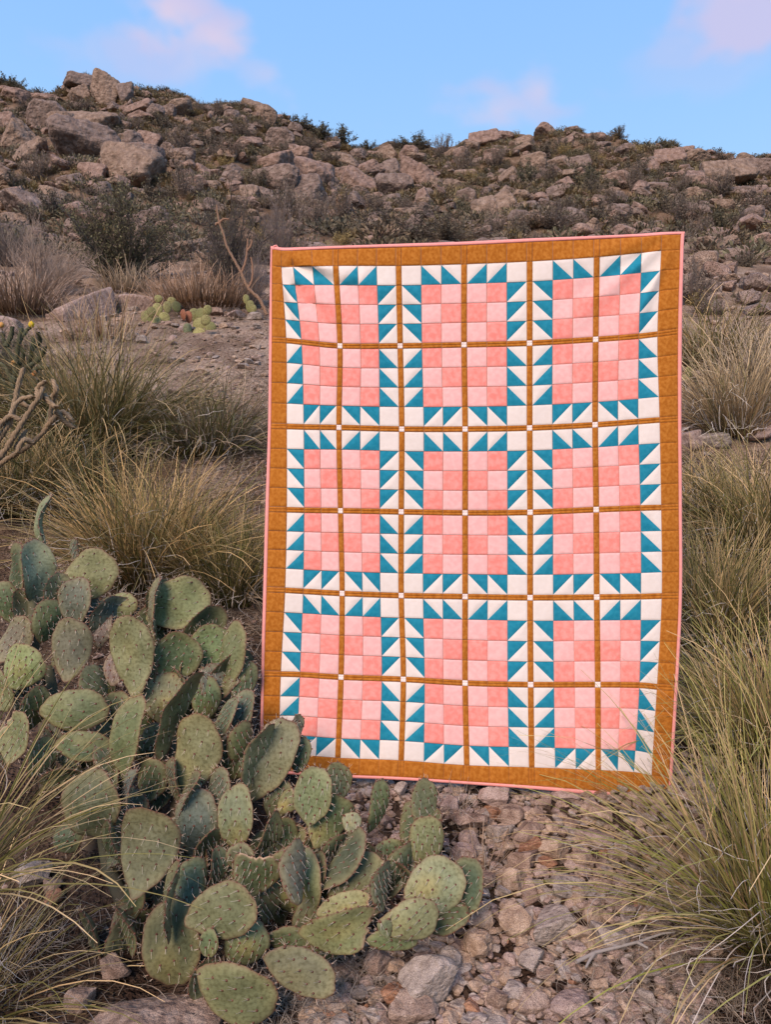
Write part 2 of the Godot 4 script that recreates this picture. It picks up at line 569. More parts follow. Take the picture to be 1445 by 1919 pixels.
const LAND := [[194, 172, "the tall crest block"], [152, 277, "the cracked largest boulder"], [27, 187, "the dark edge slab"], [250, 324, "the big sloping outcrop"], [334, 205, "the tilted perched slab"], [433, 190, "the shoulder knob"], [521, 269, "the lone reddish boulder"], [593, 334, "the domed boulder"], [501, 314, "the long rounded slab"], [47, 390, "the wide pale slab"], [235, 430, "the big olive bush"], [425, 440, "the dead cholla stalk"], [768, 328, "the upright outcrop slab"], [775, 425, "the wide grey bush"], [906, 401, "the tooth shaped stone"], [906, 263, "the skyline oval boulder"], [986, 239, "the dark summit block"], [1060, 330, "the right hill's middle ledge"], [1150, 260, "the summit's right shoulder"], [1357, 330, "the pale sloping slab"], [1284, 434, "the quilt's top right corner"], [1322, 501, "the squared boulder"], [1421, 583, "the pale edge slab"], [1110, 425, "the quilt's top edge"], [640, 268, "the falling skyline"], [1250, 278, "the right skyline"], [1422, 340, "the right edge outcrop"], [693, 345, "the middle outcrop's ridge"]]
const STONE_LAND := [[803, 1857, "the large grey wedge"], [842, 1809, "the pale grey block"], [710, 1811, "the lowest right pads"], [872, 1668, "the rightmost cactus pad"], [795, 1512, "the tall upright pad"], [928, 1503, "the big pinkish block"], [1134, 1536, "the bright tan block"], [1037, 1597, "the middle tan block"], [1068, 1665, "the flat grey stone"], [1031, 1741, "the largest rounded grey stone"], [1142, 1766, "the grey stone under grass"], [932, 1890, "the egg shaped brown stone"], [1070, 1894, "the wide pinkish stone"], [1175, 1790, "the fallen stick"], [660, 1470, "the quilt's lower left hem"], [1240, 1500, "the quilt's lower right corner"], [365, 600, "the small prickly pears"], [455, 690, "the bare patch's grey stone"], [300, 1890, "the flat brown slab"], [60, 1648, "the hollow's grey stone"], [1230, 1650, "the right grass clump"]]

func beside(px: float, py: float, lands: Array) -> String:
	var best := 1e9
	var out := ""
	for q in lands:
		var dx: float = px - q[0]
		var dy: float = py - q[1]
		var l := sqrt(dx * dx + dy * dy)
		if l < best:
			best = l
			var h := "" if absf(dx) < 0.41 * l else ("left" if dx < 0 else "right")
			var v := "" if absf(dy) < 0.41 * l else ("above" if dy < 0 else "below")
			out = ("just " if l < 38.0 else ("well " if l > 85.0 else "")) + (v + (" and " if v != "" and h != "" else "") + h + (" of " if h != "" else " ")) + str(q[2])
	return out

func zone_of(px: float, py: float) -> String:
	return beside(px, py, LAND)

func build_boulders() -> void:
	var tint := ["granite_pink", "granite_tan", "granite_grey"]
	var word := {"granite_pink": "pinkish", "granite_tan": "tan", "granite_grey": "grey brown"}
	for b in BOULDERS:
		var px: float = b[0]
		var py: float = b[1]
		var p := foot(px, py + b[3] * 0.32)
		var d := -p.z
		var w: float = b[2] / F * d * (1.3 if px < 320.0 and py > 195.0 else 1.14)
		var h: float = b[3] / F * d * (1.42 if px < 320.0 and py > 195.0 else 1.28)
		var m: String = tint[rng.randi() % 3]
		var lab: String = b[4]
		if lab == "":
			lab = "%s %s granite boulder %s" % ["small" if b[2] < 34 else ("medium" if b[2] < 56 else "large"), word[m], zone_of(px, py)]
		put_rock("granite_boulder", boulders[rng.randi() % boulders.size()], mats[m], p + Vector3(0, h * 0.26, -w * 0.15), Vector3(w, h, w * rng.randf_range(0.8, 1.1)), rng.randf_range(-0.5, 0.5) + (PI if rng.randf() < 0.5 else 0.0), rng.randf_range(-0.16, 0.16), lab, "boulder", "granite boulders on the hillside")
	# boulders the eye meets between them
	for k in 120:
		var px := rng.randf_range(0, 1445)
		var top := ridge_y(px)
		var py := top + (452.0 - top) * pow(rng.randf(), 0.9) + 6.0
		if px > 1270 and rng.randf() < 0.3:
			py = rng.randf_range(440, 590)
		var p := foot(px, py)
		var d := -p.z
		var sz := rng.randf_range(16, 44) / F * d
		var m: String = tint[rng.randi() % 3]
		var hh := sz * rng.randf_range(0.5, 0.85)
		put_rock("granite_boulder", boulders[rng.randi() % boulders.size()], mats[m], p + Vector3(0, hh * 0.25, 0), Vector3(sz, hh, sz), rng.randf() * TAU, rng.randf_range(-0.25, 0.25), "%s %s granite boulder %s" % ["small" if sz * F / d < 24 else "middling", word[m], zone_of(px, py)], "boulder", "granite boulders on the hillside")
	# nearer boulders on the left
	var q := foot(140, 600)
	var d0 := -q.z
	var slab := put_rock("tilted_boulder", rock(911, 4, 6, 150.0, 0.02, 0.0, 0.22), mats.stone_pink, q, Vector3.ONE, 0.0, 0.0, "tilted pinkish slab with a dark shaded face behind the tall grass", "boulder", "")
	slab.transform = Transform3D(Basis(Vector3(0, 0, 1), 0.4) * Basis(Vector3.RIGHT, 0.35) * Basis(Vector3.UP, -0.75) * Basis.from_scale(Vector3(88, 66, 150) / F * d0), q + Vector3(0.0, 0.14, -0.35))
	q = foot(190, 580)
	put_rock("lichened_boulder", rock(912, 4, 9, 18.0, 0.07), mats.granite_grey, q + Vector3(0, 0.05, -0.5), Vector3(90, 76, 80) / F * -q.z, 0.2, 0.1, "grey lichened rock standing behind the tilted slab", "boulder", "")
	q = foot(262, 588)
	put_rock("low_boulder", rock(913, 4, 9, 22.0, 0.06), mats.stone_pink, q + Vector3(0, 0.08, -0.4), Vector3(130, 62, 90) / F * -q.z, 0.1, -0.04, "low pale boulder behind the small prickly pears", "boulder", "")
	q = foot(8, 618)
	put_rock("pale_rock", rock(914, 3, 9, 22.0, 0.06), mats.stone_pink, q, Vector3(70, 50, 60) / F * -q.z, 0.4, 0.1, "pale rock at the left edge behind the yellow fruited cholla", "boulder", "")
	for e in [[1289, 835, 66, 44, "pale block against the quilt's right edge"], [1338, 836, 60, 34, "grey block behind the grass right of the quilt"], [1425, 812, 90, 50, "pale boulder at the right edge behind the grass"]]:
		q = foot(e[0], e[1])
		put_rock("pale_boulder", rock(920 + int(e[0]) % 7, 3, 9, 22.0, 0.06), mats.stone_pink if e[0] != 1338 else mats.stone_grey, q + Vector3(0, 0.03, 0), Vector3(e[2], e[3], e[2]) / F * -q.z, rng.randf() * 3.0, 0.05, e[4], "boulder", "")

# measured rubble stones: centre, width, height in photo pixels, cast, label
const STONES := [
	[803, 1857, 112, 100, "stone_grey", "large speckled grey wedge lying pointed end down"], [776, 1894, 88, 52, "stone_brown", "flat brown slab tucked under the grey wedge"], [741, 1869, 52, 40, "stone_red", "rounded reddish stone left of the grey wedge"], [842, 1809, 48, 44, "stone_grey", "pale grey block above the large grey wedge"],
	[892, 1784, 48, 58, "stone_tan", "upright tan stone right of the pale grey block"], [710, 1811, 60, 48, "stone_brown", "brown lump below the cactus's lowest right pads"], [900, 1725, 44, 52, "stone_tan", "stone just below the rightmost cactus pad"], [880, 1548, 70, 34, "stone_brown", "long brown stone right of the tall cactus pad"],
	[842, 1516, 42, 34, "stone_pink", "pinkish stone touching the tall cactus pad's right side"], [751, 1493, 26, 36, "stone_grey", ""], [718, 1551, 42, 28, "stone_brown", ""], [741, 1582, 36, 32, "stone_pink", ""], [687, 1473, 40, 28, "stone_grey", "grey stone under the quilt's hem behind the pads"],
	[943, 1570, 42, 36, "stone_tan", ""], [880, 1578, 40, 30, "stone_pink", ""], [928, 1503, 66, 54, "stone_pink", "big pinkish block directly under the quilt's hem"], [957, 1540, 48, 36, "stone_brown", "reddish brown block below the big pinkish block"], [938, 1573, 56, 38, "stone_grey", ""],
	[992, 1565, 68, 36, "stone_brown", "long flat brown stone under the quilt's third column"], [1134, 1536, 56, 42, "stone_tan", "bright tan block beside the grass under the hem"], [1117, 1577, 72, 32, "stone_pink", "long pinkish stone below the bright tan block"], [990, 1591, 52, 34, "stone_red", ""], [1037, 1597, 56, 44, "stone_tan", "tan block in the middle of the rubble"],
	[986, 1618, 64, 38, "stone_brown", ""], [1089, 1618, 40, 30, "stone_tan", ""], [1068, 1665, 80, 32, "stone_grey", "flat grey stone spanning the middle of the rubble"], [965, 1655, 56, 48, "stone_tan", ""], [1031, 1741, 84, 66, "stone_grey", "largest rounded grey stone in the rubble's middle"],
	[965, 1735, 60, 58, "stone_tan", "tan block left of the largest rounded grey stone"], [1085, 1758, 52, 44, "stone_tan", "tan stone touching the largest grey stone's right side"], [1142, 1766, 74, 46, "stone_grey", "grey stone below the grass at right"], [895, 1782, 50, 54, "stone_tan", ""], [998, 1809, 52, 44, "stone_grey", "pale grey stone below the largest rounded grey stone"],
	[1002, 1887, 64, 40, "stone_brown", "dark brown stone at the bottom edge's middle right"], [932, 1890, 40, 48, "stone_brown", "egg shaped brown stone at the bottom edge"], [1070, 1894, 80, 48, "stone_pink", "wide pinkish stone at the bottom edge beside the grass"], [961, 1861, 60, 28, "stone_grey", ""], [1126, 1850, 42, 32, "stone_tan", ""], [1023, 1840, 34, 32, "stone_brown", ""],
	[1113, 1723, 42, 42, "stone_tan", ""], [1078, 1688, 38, 38, "stone_tan", ""], [891, 1730, 60, 44, "stone_tan", ""], [1062, 1500, 54, 26, "stone_pink", ""], [1020, 1515, 40, 24, "stone_brown", ""], [700, 1500, 36, 34, "stone_grey", ""], [905, 1660, 50, 40, "stone_brown", ""], [870, 1610, 46, 34, "stone_pink", ""],
	[60, 1648, 66, 48, "stone_grey", "grey stone in the dark hollow left of the cactus"], [95, 1668, 40, 30, "stone_brown", "brown stone beside the grey one in the hollow"], [100, 1690, 36, 26, "stone_red", ""], [215, 1830, 60, 44, "stone_brown", ""], [150, 1880, 60, 40, "stone_brown", ""], [672, 1868, 40, 20, "stone_grey", "small pale flat stone on the dead grass"],
	[380, 700, 26, 16, "stone_tan", ""], [455, 690, 22, 14, "stone_grey", "small grey stone on the bare patch by the quilt"], [465, 680, 18, 12, "stone_grey", ""], [265, 640, 22, 18, "stone_grey", "grey stone on the bare patch below the small prickly pears"], [310, 680, 20, 12, "stone_pink", ""], [440, 592, 34, 14, "stone_pink", ""], [478, 596, 30, 18, "stone_grey", ""], [405, 588, 30, 16, "stone_brown", ""], [125, 632, 26, 24, "stone_tan", "small tan rock at the foot of the tilted slab"],
]

func stone_zone(px: float, py: float) -> String:
	return beside(px, py, STONE_LAND)

func build_stones() -> void:
	var word := {"stone_grey": "grey", "stone_brown": "brown", "stone_tan": "tan", "stone_red": "reddish", "stone_pink": "pinkish"}
	var shape := ["blocky", "wedge shaped", "flat", "angular", "lumpy", "chipped", "jagged", "squarish", "rounded", "split"]
	var kinds := word.keys()
	var placed := []
	for s in STONES:
		var p := foot(s[0], s[1] + s[3] * 0.2)
		var d := -p.z
		var k := rng.randi() % stones.size()
		var lab: String = s[5] if s[5] != "" else "%s %s stone %s" % [shape[k], word[s[4]], stone_zone(s[0], s[1])]
		var h: float = s[3] / F * d
		put_rock("rubble_stone", stones[k], mats[s[4]], p + Vector3(0, h * 0.33, 0), Vector3(s[2] / F * d * 1.05, h * 0.95, s[2] / F * d * rng.randf_range(0.75, 1.0)), rng.randf_range(-0.4, 0.4) + (PI if rng.randf() < 0.5 else 0.0), rng.randf_range(-0.2, 0.2), lab, "stone", "loose granite rubble")
		placed.append(Vector3(s[0], s[1], s[2] * 0.5))
	var slab := foot(300, 1905)
	put_rock("flat_slab", rock(930, 4, 9, 30.0, 0.04), mats.stone_brown, slab + Vector3(0, 0.0, 0.02), Vector3(270, 62, 150) / F * -slab.z, 0.15, -0.12, "wide flat brown slab at the bottom edge under the cactus", "stone", "")
	var made := 0
	var tries := 0
	while made < 225 and tries < 4000:
		tries += 1
		var px := rng.randf_range(560, 1280)
		var py := rng.randf_range(1462, 1925)
		if rng.randf() < 0.1:
			px = rng.randf_range(250, 500)
			py = rng.randf_range(585, 740)
		var sz := 14.0 + 30.0 * pow(rng.randf(), 1.7)
		if py < 760:
			sz = rng.randf_range(8, 16)
		var ok := true
		for q: Vector3 in placed:
			if Vector2(px - q.x, (py - q.y) * 1.3).length() < (q.z + sz * 0.5) * 0.74:
				ok = false
				break
		if not ok:
			continue
		placed.append(Vector3(px, py, sz * 0.5))
		made += 1
		var p := foot(px, py)
		var d := -p.z
		var k := rng.randi() % stones.size()
		var m: String = kinds[[0, 1, 1, 2, 2, 3, 4, 4][rng.randi() % 8]]
		var w := sz / F * d
		put_rock("rubble_stone", stones[k], mats[m], p + Vector3(0, w * 0.22, 0), Vector3(w, w * rng.randf_range(0.4, 0.72), w * rng.randf_range(0.6, 0.95)), rng.randf() * TAU, rng.randf_range(-0.35, 0.35), "%s %s %s stone %s" % ["small" if sz < 24 else "fist sized", shape[k], word[m], stone_zone(px, py)], "stone", "loose granite rubble")
	# chips and gravel nobody could count
	scatter("stone_chips", [stones[0], stones[3], stones[6], stones[9]], [mats.stone_tan, mats.stone_brown, mats.stone_pink, mats.stone_grey], 4200, 2, "small broken chips of granite between the stones")
	scatter("gravel", pebbles, [mats.granite_grey, mats.stone_brown, mats.granite_pink, mats.stone_brown], 7000, 0, "loose gravel and grit between the stones")

func scatter(called: String, meshes: Array, ms: Array, count: int, where: int, label: String) -> void:
	for k in meshes.size():
		var mm := MultiMesh.new()
		mm.transform_format = MultiMesh.TRANSFORM_3D
		mm.mesh = meshes[k]
		mm.instance_count = count / meshes.size()
		for j in mm.instance_count:
			var p := Vector3.ZERO
			var s := 1.0
			if where == 2:
				var d := rng.randf_range(2.0, 3.1) if rng.randf() < 0.72 else rng.randf_range(4.5, 12.5)
				var x := rng.randf_range(-0.1, 0.42) * d if d < 4.0 else rng.randf_range(-0.5, 0.5) * d
				p = Vector3(x, ground(x, -d), -d)
				s = (0.02 + 0.045 * pow(rng.randf(), 1.8)) * (1.0 if d < 4.0 else d * 0.24)
			elif where == 0:
				var d := rng.randf_range(1.9, 3.4) if rng.randf() < 0.3 else rng.randf_range(3.4, 11.0)
				var x := rng.randf_range(-0.52 if d > 3.4 or rng.randf() < 0.12 else -0.12, 0.52) * d
				p = Vector3(x, ground(x, -d), -d)
				s = rng.randf_range(0.006, 0.022) if d < 3.4 else 0.012 + 0.045 * pow(rng.randf(), 2.0)
			else:
				var d := 11.0 + 50.0 * sqrt(rng.randf())
				var x := rng.randf_range(-0.95, 0.95) * d
				p = Vector3(x, ground(x, -d), -d)
				s = 0.16 + 0.85 * pow(rng.randf(), 2.6)
			mm.set_instance_transform(j, Transform3D(Basis.from_euler(Vector3(rng.randf() * 0.6, rng.randf() * TAU, rng.randf() * 0.6)) * Basis.from_scale(Vector3(s, s * rng.randf_range(0.38, 0.65), s * rng.randf_range(0.6, 0.95))), p + Vector3(0, s * 0.1, 0)))
		var o := MultiMeshInstance3D.new()
		o.name = numbered(self, called)
		o.multimesh = mm
		o.material_override = ms[k % ms.size()]
		add_child(o, true)
		o.set_meta("kind", "stuff")
		o.set_meta("label", label)
		o.set_meta("category", called)

# ---------------------------------------------------------------- grass
func blade_path(r: RandomNumberGenerator, at_base: Vector3, dir: Vector3, l: float, droop: float, segs: int, curl := 0.0) -> PackedVector3Array:
	var p := PackedVector3Array()
	var q := at_base
	var d := dir
	var step := l / segs
	var sideways := Vector3(r.randf_range(-1, 1), r.randf_range(-0.4, 0.4), r.randf_range(-1, 1))
	for k in segs + 1:
		p.append(q)
		var f := float(k) / segs
		d = (d + Vector3(0, -droop * (0.3 + f), 0) * step * 3.0 + sideways * 0.085).normalized()
		if curl > 0.0 and f > 0.45:
			d = d.rotated((sideways.cross(d) + Vector3(0.01, 0, 0)).normalized(), curl / segs * 2.0)
		q += d * step
	return p

func grass(called: String, label: String, category: String, where: Vector3, o: Dictionary) -> Node3D:
	var r := RandomNumberGenerator.new()
	r.seed = o.seed
	var root := base(called, label, category, where, o.get("group", ""))
	var live := Geo.new()
	var dead := Geo.new()
	var lean: Vector3 = o.get("lean", Vector3.ZERO)
	var w: float = o.get("w", 0.0035) * 1.3
	var tan_share: float = o.get("tan", 0.35)
	var green: Color = o.get("green", Color(0.115, 0.122, 0.034))
	var tan: Color = o.get("straw", Color(0.55, 0.4, 0.21))
	for k in int(o.n):
		var a := r.randf() * TAU
		var rr := sqrt(r.randf())
		var out := Vector3(cos(a), 0, sin(a))
		var tilt: float = o.spread * pow(r.randf(), 0.75)
		var dir: Vector3 = (out * sin(tilt) + Vector3.UP * cos(tilt) + lean * r.randf_range(0.5, 1.2) + Vector3(r.randf_range(-1, 1), r.randf_range(-1, 1), r.randf_range(-1, 1)) * float(o.get("mess", 0.12))).normalized()
		var l: float = o.l * r.randf_range(0.5, 1.08)
		var p := blade_path(r, out * rr * o.r - Vector3(0, 0.04, 0), dir, l, o.droop * r.randf_range(0.5, 1.4), 7)
		var side := Vector3(-sin(a), r.randf_range(-0.5, 0.5), cos(a)).rotated(dir, r.randf_range(-0.9, 0.9))
		var dry := r.randf()
		var c0 := green.lerp(Color(0.26, 0.22, 0.07), r.randf() * 0.5) * r.randf_range(0.16, 0.6)  # blade bases darkened to paint the shaded inside of the clump
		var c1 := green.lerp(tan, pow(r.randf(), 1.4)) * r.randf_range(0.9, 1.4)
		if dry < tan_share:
			c0 = tan * Color(0.8, 0.66, 0.5) * r.randf_range(0.15, 0.5)  # dry blades carry the same painted shade at the base
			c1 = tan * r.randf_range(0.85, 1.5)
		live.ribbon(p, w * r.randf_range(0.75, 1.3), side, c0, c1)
	for k in int(o.get("curls", 0)):
		var a := r.randf() * TAU
		var out := Vector3(cos(a), 0, sin(a))
		var tilt := r.randf_range(0.3, 1.5)
		var dir := (out * sin(tilt) + Vector3.UP * cos(tilt) + lean * 0.7).normalized()
		var grey := Color(0.55, 0.5, 0.44) * r.randf_range(0.6, 1.2)
		dead.ribbon(blade_path(r, out * r.randf() * o.r * 1.5, dir, o.l * r.randf_range(0.25, 0.75), o.droop * r.randf_range(0.8, 2.5), 14, r.randf_range(0.5, 6.0)), w * 0.75, Vector3(-sin(a), 0.3, cos(a)), grey * 0.8, grey)
	if o.get("thatch", 0) > 0:
		for k in int(o.thatch):
			var a := r.randf() * TAU
			var out := Vector3(cos(a), 0, sin(a))
			var dir := (out + Vector3.UP * r.randf_range(-0.25, 0.35)).normalized()
			var bcol := Color(0.2, 0.16, 0.115) * r.randf_range(0.45, 1.2)
			dead.ribbon(blade_path(r, out * r.randf() * o.r * 2.0 + Vector3(0, r.randf() * 0.06, 0), dir, o.l * r.randf_range(0.2, 0.5), 1.2, 6), w, Vector3.UP + out.rotated(Vector3.UP, 1.5), bcol, bcol * 1.2)
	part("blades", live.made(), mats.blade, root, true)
	if dead.v.size():
		part("dead_leaves", dead.made(), mats.blade, root, true)
	return root

func build_grass() -> void:
	var g := "bunch grass clumps"
	# right foreground, then left middle, left back, right column
	grass("bunch_grass", "large olive grass clump at lower right sweeping over the quilt's corner", "grass clump", foot(1470, 1770), {"seed": 101, "n": 850, "l": 1.0, "spread": 1.1, "r": 0.13, "droop": 0.5, "w": 0.0034, "tan": 0.22, "curls": 190, "thatch": 350, "lean": Vector3(-0.1, 0.12, 0.0), "group": g, "green": Color(0.22, 0.24, 0.05)})
	grass("bunch_grass", "pale green grass clump right of the quilt's lower edge", "grass clump", foot(1440, 1420), {"seed": 102, "n": 800, "l": 0.85, "spread": 0.95, "r": 0.12, "droop": 0.6, "w": 0.0034, "tan": 0.25, "curls": 120, "thatch": 250, "lean": Vector3(-0.15, 0.05, 0.1), "group": g, "green": Color(0.22, 0.24, 0.06)})
	grass("bunch_grass", "dark olive grass clump against the quilt's right edge", "grass clump", foot(1345, 1200), {"seed": 103, "mess": 0.3, "n": 1100, "l": 0.72, "spread": 0.75, "r": 0.16, "droop": 0.5, "w": 0.004, "tan": 0.15, "curls": 260, "thatch": 200, "group": g})
	grass("bunch_grass", "broad grass clump at the right edge beside the quilt's middle", "grass clump", foot(1430, 1050), {"seed": 104, "mess": 0.3, "n": 1250, "l": 0.85, "spread": 0.85, "r": 0.2, "droop": 0.5, "w": 0.0042, "tan": 0.2, "curls": 280, "thatch": 200, "group": g})
	grass("bunch_grass", "straw coloured grass clump beside the quilt's upper right", "grass clump", foot(1380, 815), {"seed": 105, "mess": 0.3, "n": 800, "l": 0.95, "spread": 0.8, "r": 0.2, "droop": 0.5, "w": 0.005, "tan": 0.85, "curls": 220, "straw": Color(0.54, 0.42, 0.26), "group": g})
	grass("bunch_grass", "rounded green grass mound right of the quilt's top corner", "grass clump", foot(1340, 690), {"seed": 106, "n": 1000, "l": 0.85, "spread": 1.25, "r": 0.3, "droop": 0.9, "w": 0.0055, "tan": 0.3, "group": g})
	grass("bunch_grass", "grey straw clump at the right edge behind the pale boulder", "grass clump", foot(1440, 760), {"seed": 107, "mess": 0.3, "n": 700, "l": 0.8, "spread": 0.8, "r": 0.2, "droop": 0.4, "w": 0.005, "tan": 0.95, "straw": Color(0.46, 0.37, 0.28), "group": g})
	grass("bunch_grass", "low grey green clump hard against the quilt's right side", "grass clump", foot(1300, 960), {"seed": 108, "mess": 0.3, "n": 500, "l": 0.5, "spread": 1.1, "r": 0.15, "droop": 0.8, "w": 0.0045, "tan": 0.5, "curls": 260, "group": g})
	grass("bunch_grass", "great golden tipped grass clump between the cactus and the quilt", "grass clump", foot(280, 1090), {"seed": 110, "n": 1600, "l": 0.86, "spread": 0.98, "r": 0.2, "droop": 0.5, "w": 0.004, "tan": 0.32, "curls": 240, "thatch": 250, "straw": Color(0.58, 0.4, 0.19), "group": g})
	grass("bunch_grass", "dark grass clump touching the quilt's left edge behind the cactus", "grass clump", foot(440, 1120), {"seed": 111, "n": 1200, "l": 0.6, "spread": 0.85, "r": 0.17, "droop": 0.6, "w": 0.0038, "tan": 0.1, "curls": 260, "thatch": 250, "group": g})
	grass("bunch_grass", "tall green grass clump below the tilted slab", "grass clump", foot(190, 850), {"seed": 112, "n": 1500, "l": 1.1, "spread": 1.0, "r": 0.22, "droop": 0.45, "w": 0.005, "tan": 0.1, "curls": 200, "thatch": 250, "group": g, "green": Color(0.085, 0.1, 0.032)})
	grass("bunch_grass", "grey drooping grass clump right of the tall green clump", "grass clump", foot(385, 850), {"seed": 113, "n": 900, "l": 0.75, "spread": 1.2, "r": 0.25, "droop": 0.8, "w": 0.0045, "tan": 0.2, "curls": 260, "straw": Color(0.36, 0.28, 0.2), "group": g})
	grass("bunch_grass", "dark grass clump at the left edge below the cane cholla", "grass clump", foot(30, 960), {"seed": 114, "n": 1300, "l": 0.72, "spread": 1.2, "r": 0.2, "droop": 0.7, "w": 0.004, "tan": 0.15, "curls": 200, "thatch": 200, "group": g, "green": Color(0.08, 0.095, 0.035)})
	grass("bunch_grass", "grass at the left edge reaching across the cactus's lower pads", "grass clump", at(-95, 1560, 1.95) - Vector3(0, 0.1, 0), {"seed": 115, "n": 170, "l": 0.62, "spread": 1.25, "r": 0.1, "droop": 0.55, "w": 0.0034, "tan": 0.12, "curls": 16, "lean": Vector3(0.3, 0.02, 0.05), "group": g, "green": Color(0.16, 0.155, 0.04)})
	grass("bunch_grass", "sprawling grass clump in the bottom left corner", "grass clump", foot(-90, 1890), {"seed": 116, "n": 300, "l": 0.62, "spread": 1.3, "r": 0.12, "droop": 0.7, "w": 0.0032, "tan": 0.15, "curls": 90, "lean": Vector3(0.25, 0.0, 0.0), "group": g, "green": Color(0.13, 0.125, 0.035)})
	grass("bunch_grass", "dark green grass clump between the cane cholla and the golden clump", "grass clump", foot(115, 935), {"seed": 117, "n": 1100, "l": 0.75, "spread": 1.15, "r": 0.2, "droop": 0.7, "w": 0.0042, "tan": 0.15, "curls": 160, "group": g, "green": Color(0.075, 0.09, 0.032)})
	grass("bunch_grass", "dusky grass clump behind the cane cholla at the left edge", "grass clump", foot(70, 790), {"seed": 118, "n": 900, "l": 0.7, "spread": 1.1, "r": 0.25, "droop": 0.7, "w": 0.005, "tan": 0.3, "curls": 160, "group": g, "green": Color(0.07, 0.08, 0.035)})
	grass("dry_tuft", "low pinkish dry grass tuft behind the small prickly pears", "grass tuft", foot(385, 578), {"seed": 120, "n": 1100, "l": 0.5, "spread": 0.75, "r": 0.62, "droop": 0.3, "w": 0.007, "tan": 1.0, "straw": Color(0.42, 0.29, 0.2), "group": "dry grass tufts"})
	grass("dry_tuft", "reddish dry grass tuft at the left edge beside the tilted slab", "grass tuft", foot(35, 590), {"seed": 121, "n": 700, "l": 0.7, "spread": 0.9, "r": 0.4, "droop": 0.4, "w": 0.007, "tan": 1.0, "straw": Color(0.37, 0.27, 0.2), "group": "dry grass tufts"})
	grass("dry_tuft", "thin dry stalks in front of the tilted slab", "grass tuft", foot(195, 640), {"seed": 122, "n": 110, "l": 0.65, "spread": 0.55, "r": 0.35, "droop": 0.3, "w": 0.006, "tan": 1.0, "straw": Color(0.43, 0.3, 0.19), "group": "dry grass tufts"})
	grass("dry_tuft", "pale dry tuft left of the green bush's foot", "grass tuft", foot(235, 548), {"seed": 123, "n": 260, "l": 0.5, "spread": 0.7, "r": 0.3, "droop": 0.3, "w": 0.007, "tan": 1.0, "straw": Color(0.42, 0.33, 0.23), "group": "dry grass tufts"})
	grass("dry_tuft", "dead wispy tuft among the stones under the quilt's hem", "grass tuft", foot(905, 1625), {"seed": 124, "n": 90, "l": 0.22, "spread": 1.2, "r": 0.03, "droop": 0.7, "w": 0.002, "tan": 1.0, "curls": 40, "straw": Color(0.36, 0.27, 0.2), "group": "dry grass tufts"})
	grass("dry_tuft", "dead wispy tuft at the quilt's hem behind the tall pad", "grass tuft", foot(855, 1530), {"seed": 125, "n": 90, "l": 0.2, "spread": 1.3, "r": 0.04, "droop": 0.9, "w": 0.002, "tan": 1.0, "curls": 40, "straw": Color(0.33, 0.26, 0.2), "group": "dry grass tufts"})
	# thatch of dead blades lying on the soil
	var r := RandomNumberGenerator.new()
	r.seed = 77
	var th := Geo.new()
	var spots := [[650, 1830, 90, 700], [560, 1880, 90, 500], [440, 1190, 60, 400], [470, 1330, 40, 300], [1180, 1800, 130, 500], [1290, 1870, 130, 700], [1250, 1680, 90, 300], [450, 800, 60, 500], [420, 740, 80, 350], [640, 1760, 60, 250], [880, 1530, 60, 150], [300, 1010, 120, 200], [100, 1800, 120, 350], [1330, 1330, 80, 300], [600, 1580, 60, 200], [1350, 900, 70, 900], [1380, 1010, 70, 900], [1340, 1130, 60, 900], [1330, 1260, 50, 500], [1400, 1340, 60, 400], [1310, 730, 40, 400], [1330, 760, 60, 300], [420, 930, 70, 500], [330, 780, 90, 400], [460, 860, 40, 400], [100, 760, 80, 300]]
	for s in spots:
		for k in int(s[3]):
			var a := r.randf() * TAU
			var q: float = s[2] * sqrt(r.randf())
			var p := foot(s[0] + cos(a) * q, s[1] + sin(a) * q * 0.6) if k % 8 == 0 else Vector3.INF
			if p == Vector3.INF:
				var last := th.v[th.v.size() - 14] if th.v.size() > 14 else Vector3.ZERO
				p = last + Vector3(r.randf_range(-0.1, 0.1), 0, r.randf_range(-0.1, 0.1))
				p.y = ground(p.x, p.z)
			var b := r.randf() * TAU
			var dir := Vector3(cos(b), r.randf_range(0.1, 0.7), sin(b)).normalized()
			var col := Color(0.33, 0.27, 0.21) * r.randf_range(0.35, 1.15)
			th.ribbon(blade_path(r, p, dir, r.randf_range(0.06, 0.2) * (1.0 if p.z > -3.2 else 1.8), r.randf_range(1.0, 3.0), 6, r.randf_range(0.0, 2.5)), 0.0022 * clampf(-p.z / 2.6, 1.0, 2.2), Vector3(-sin(b), 0.3, cos(b)), col, col * 1.2)
	var o := part("dead_grass", th.made(), mats.blade, self, true)
	tag(o, "matted dead grass lying on the soil and stones", "dead grass")

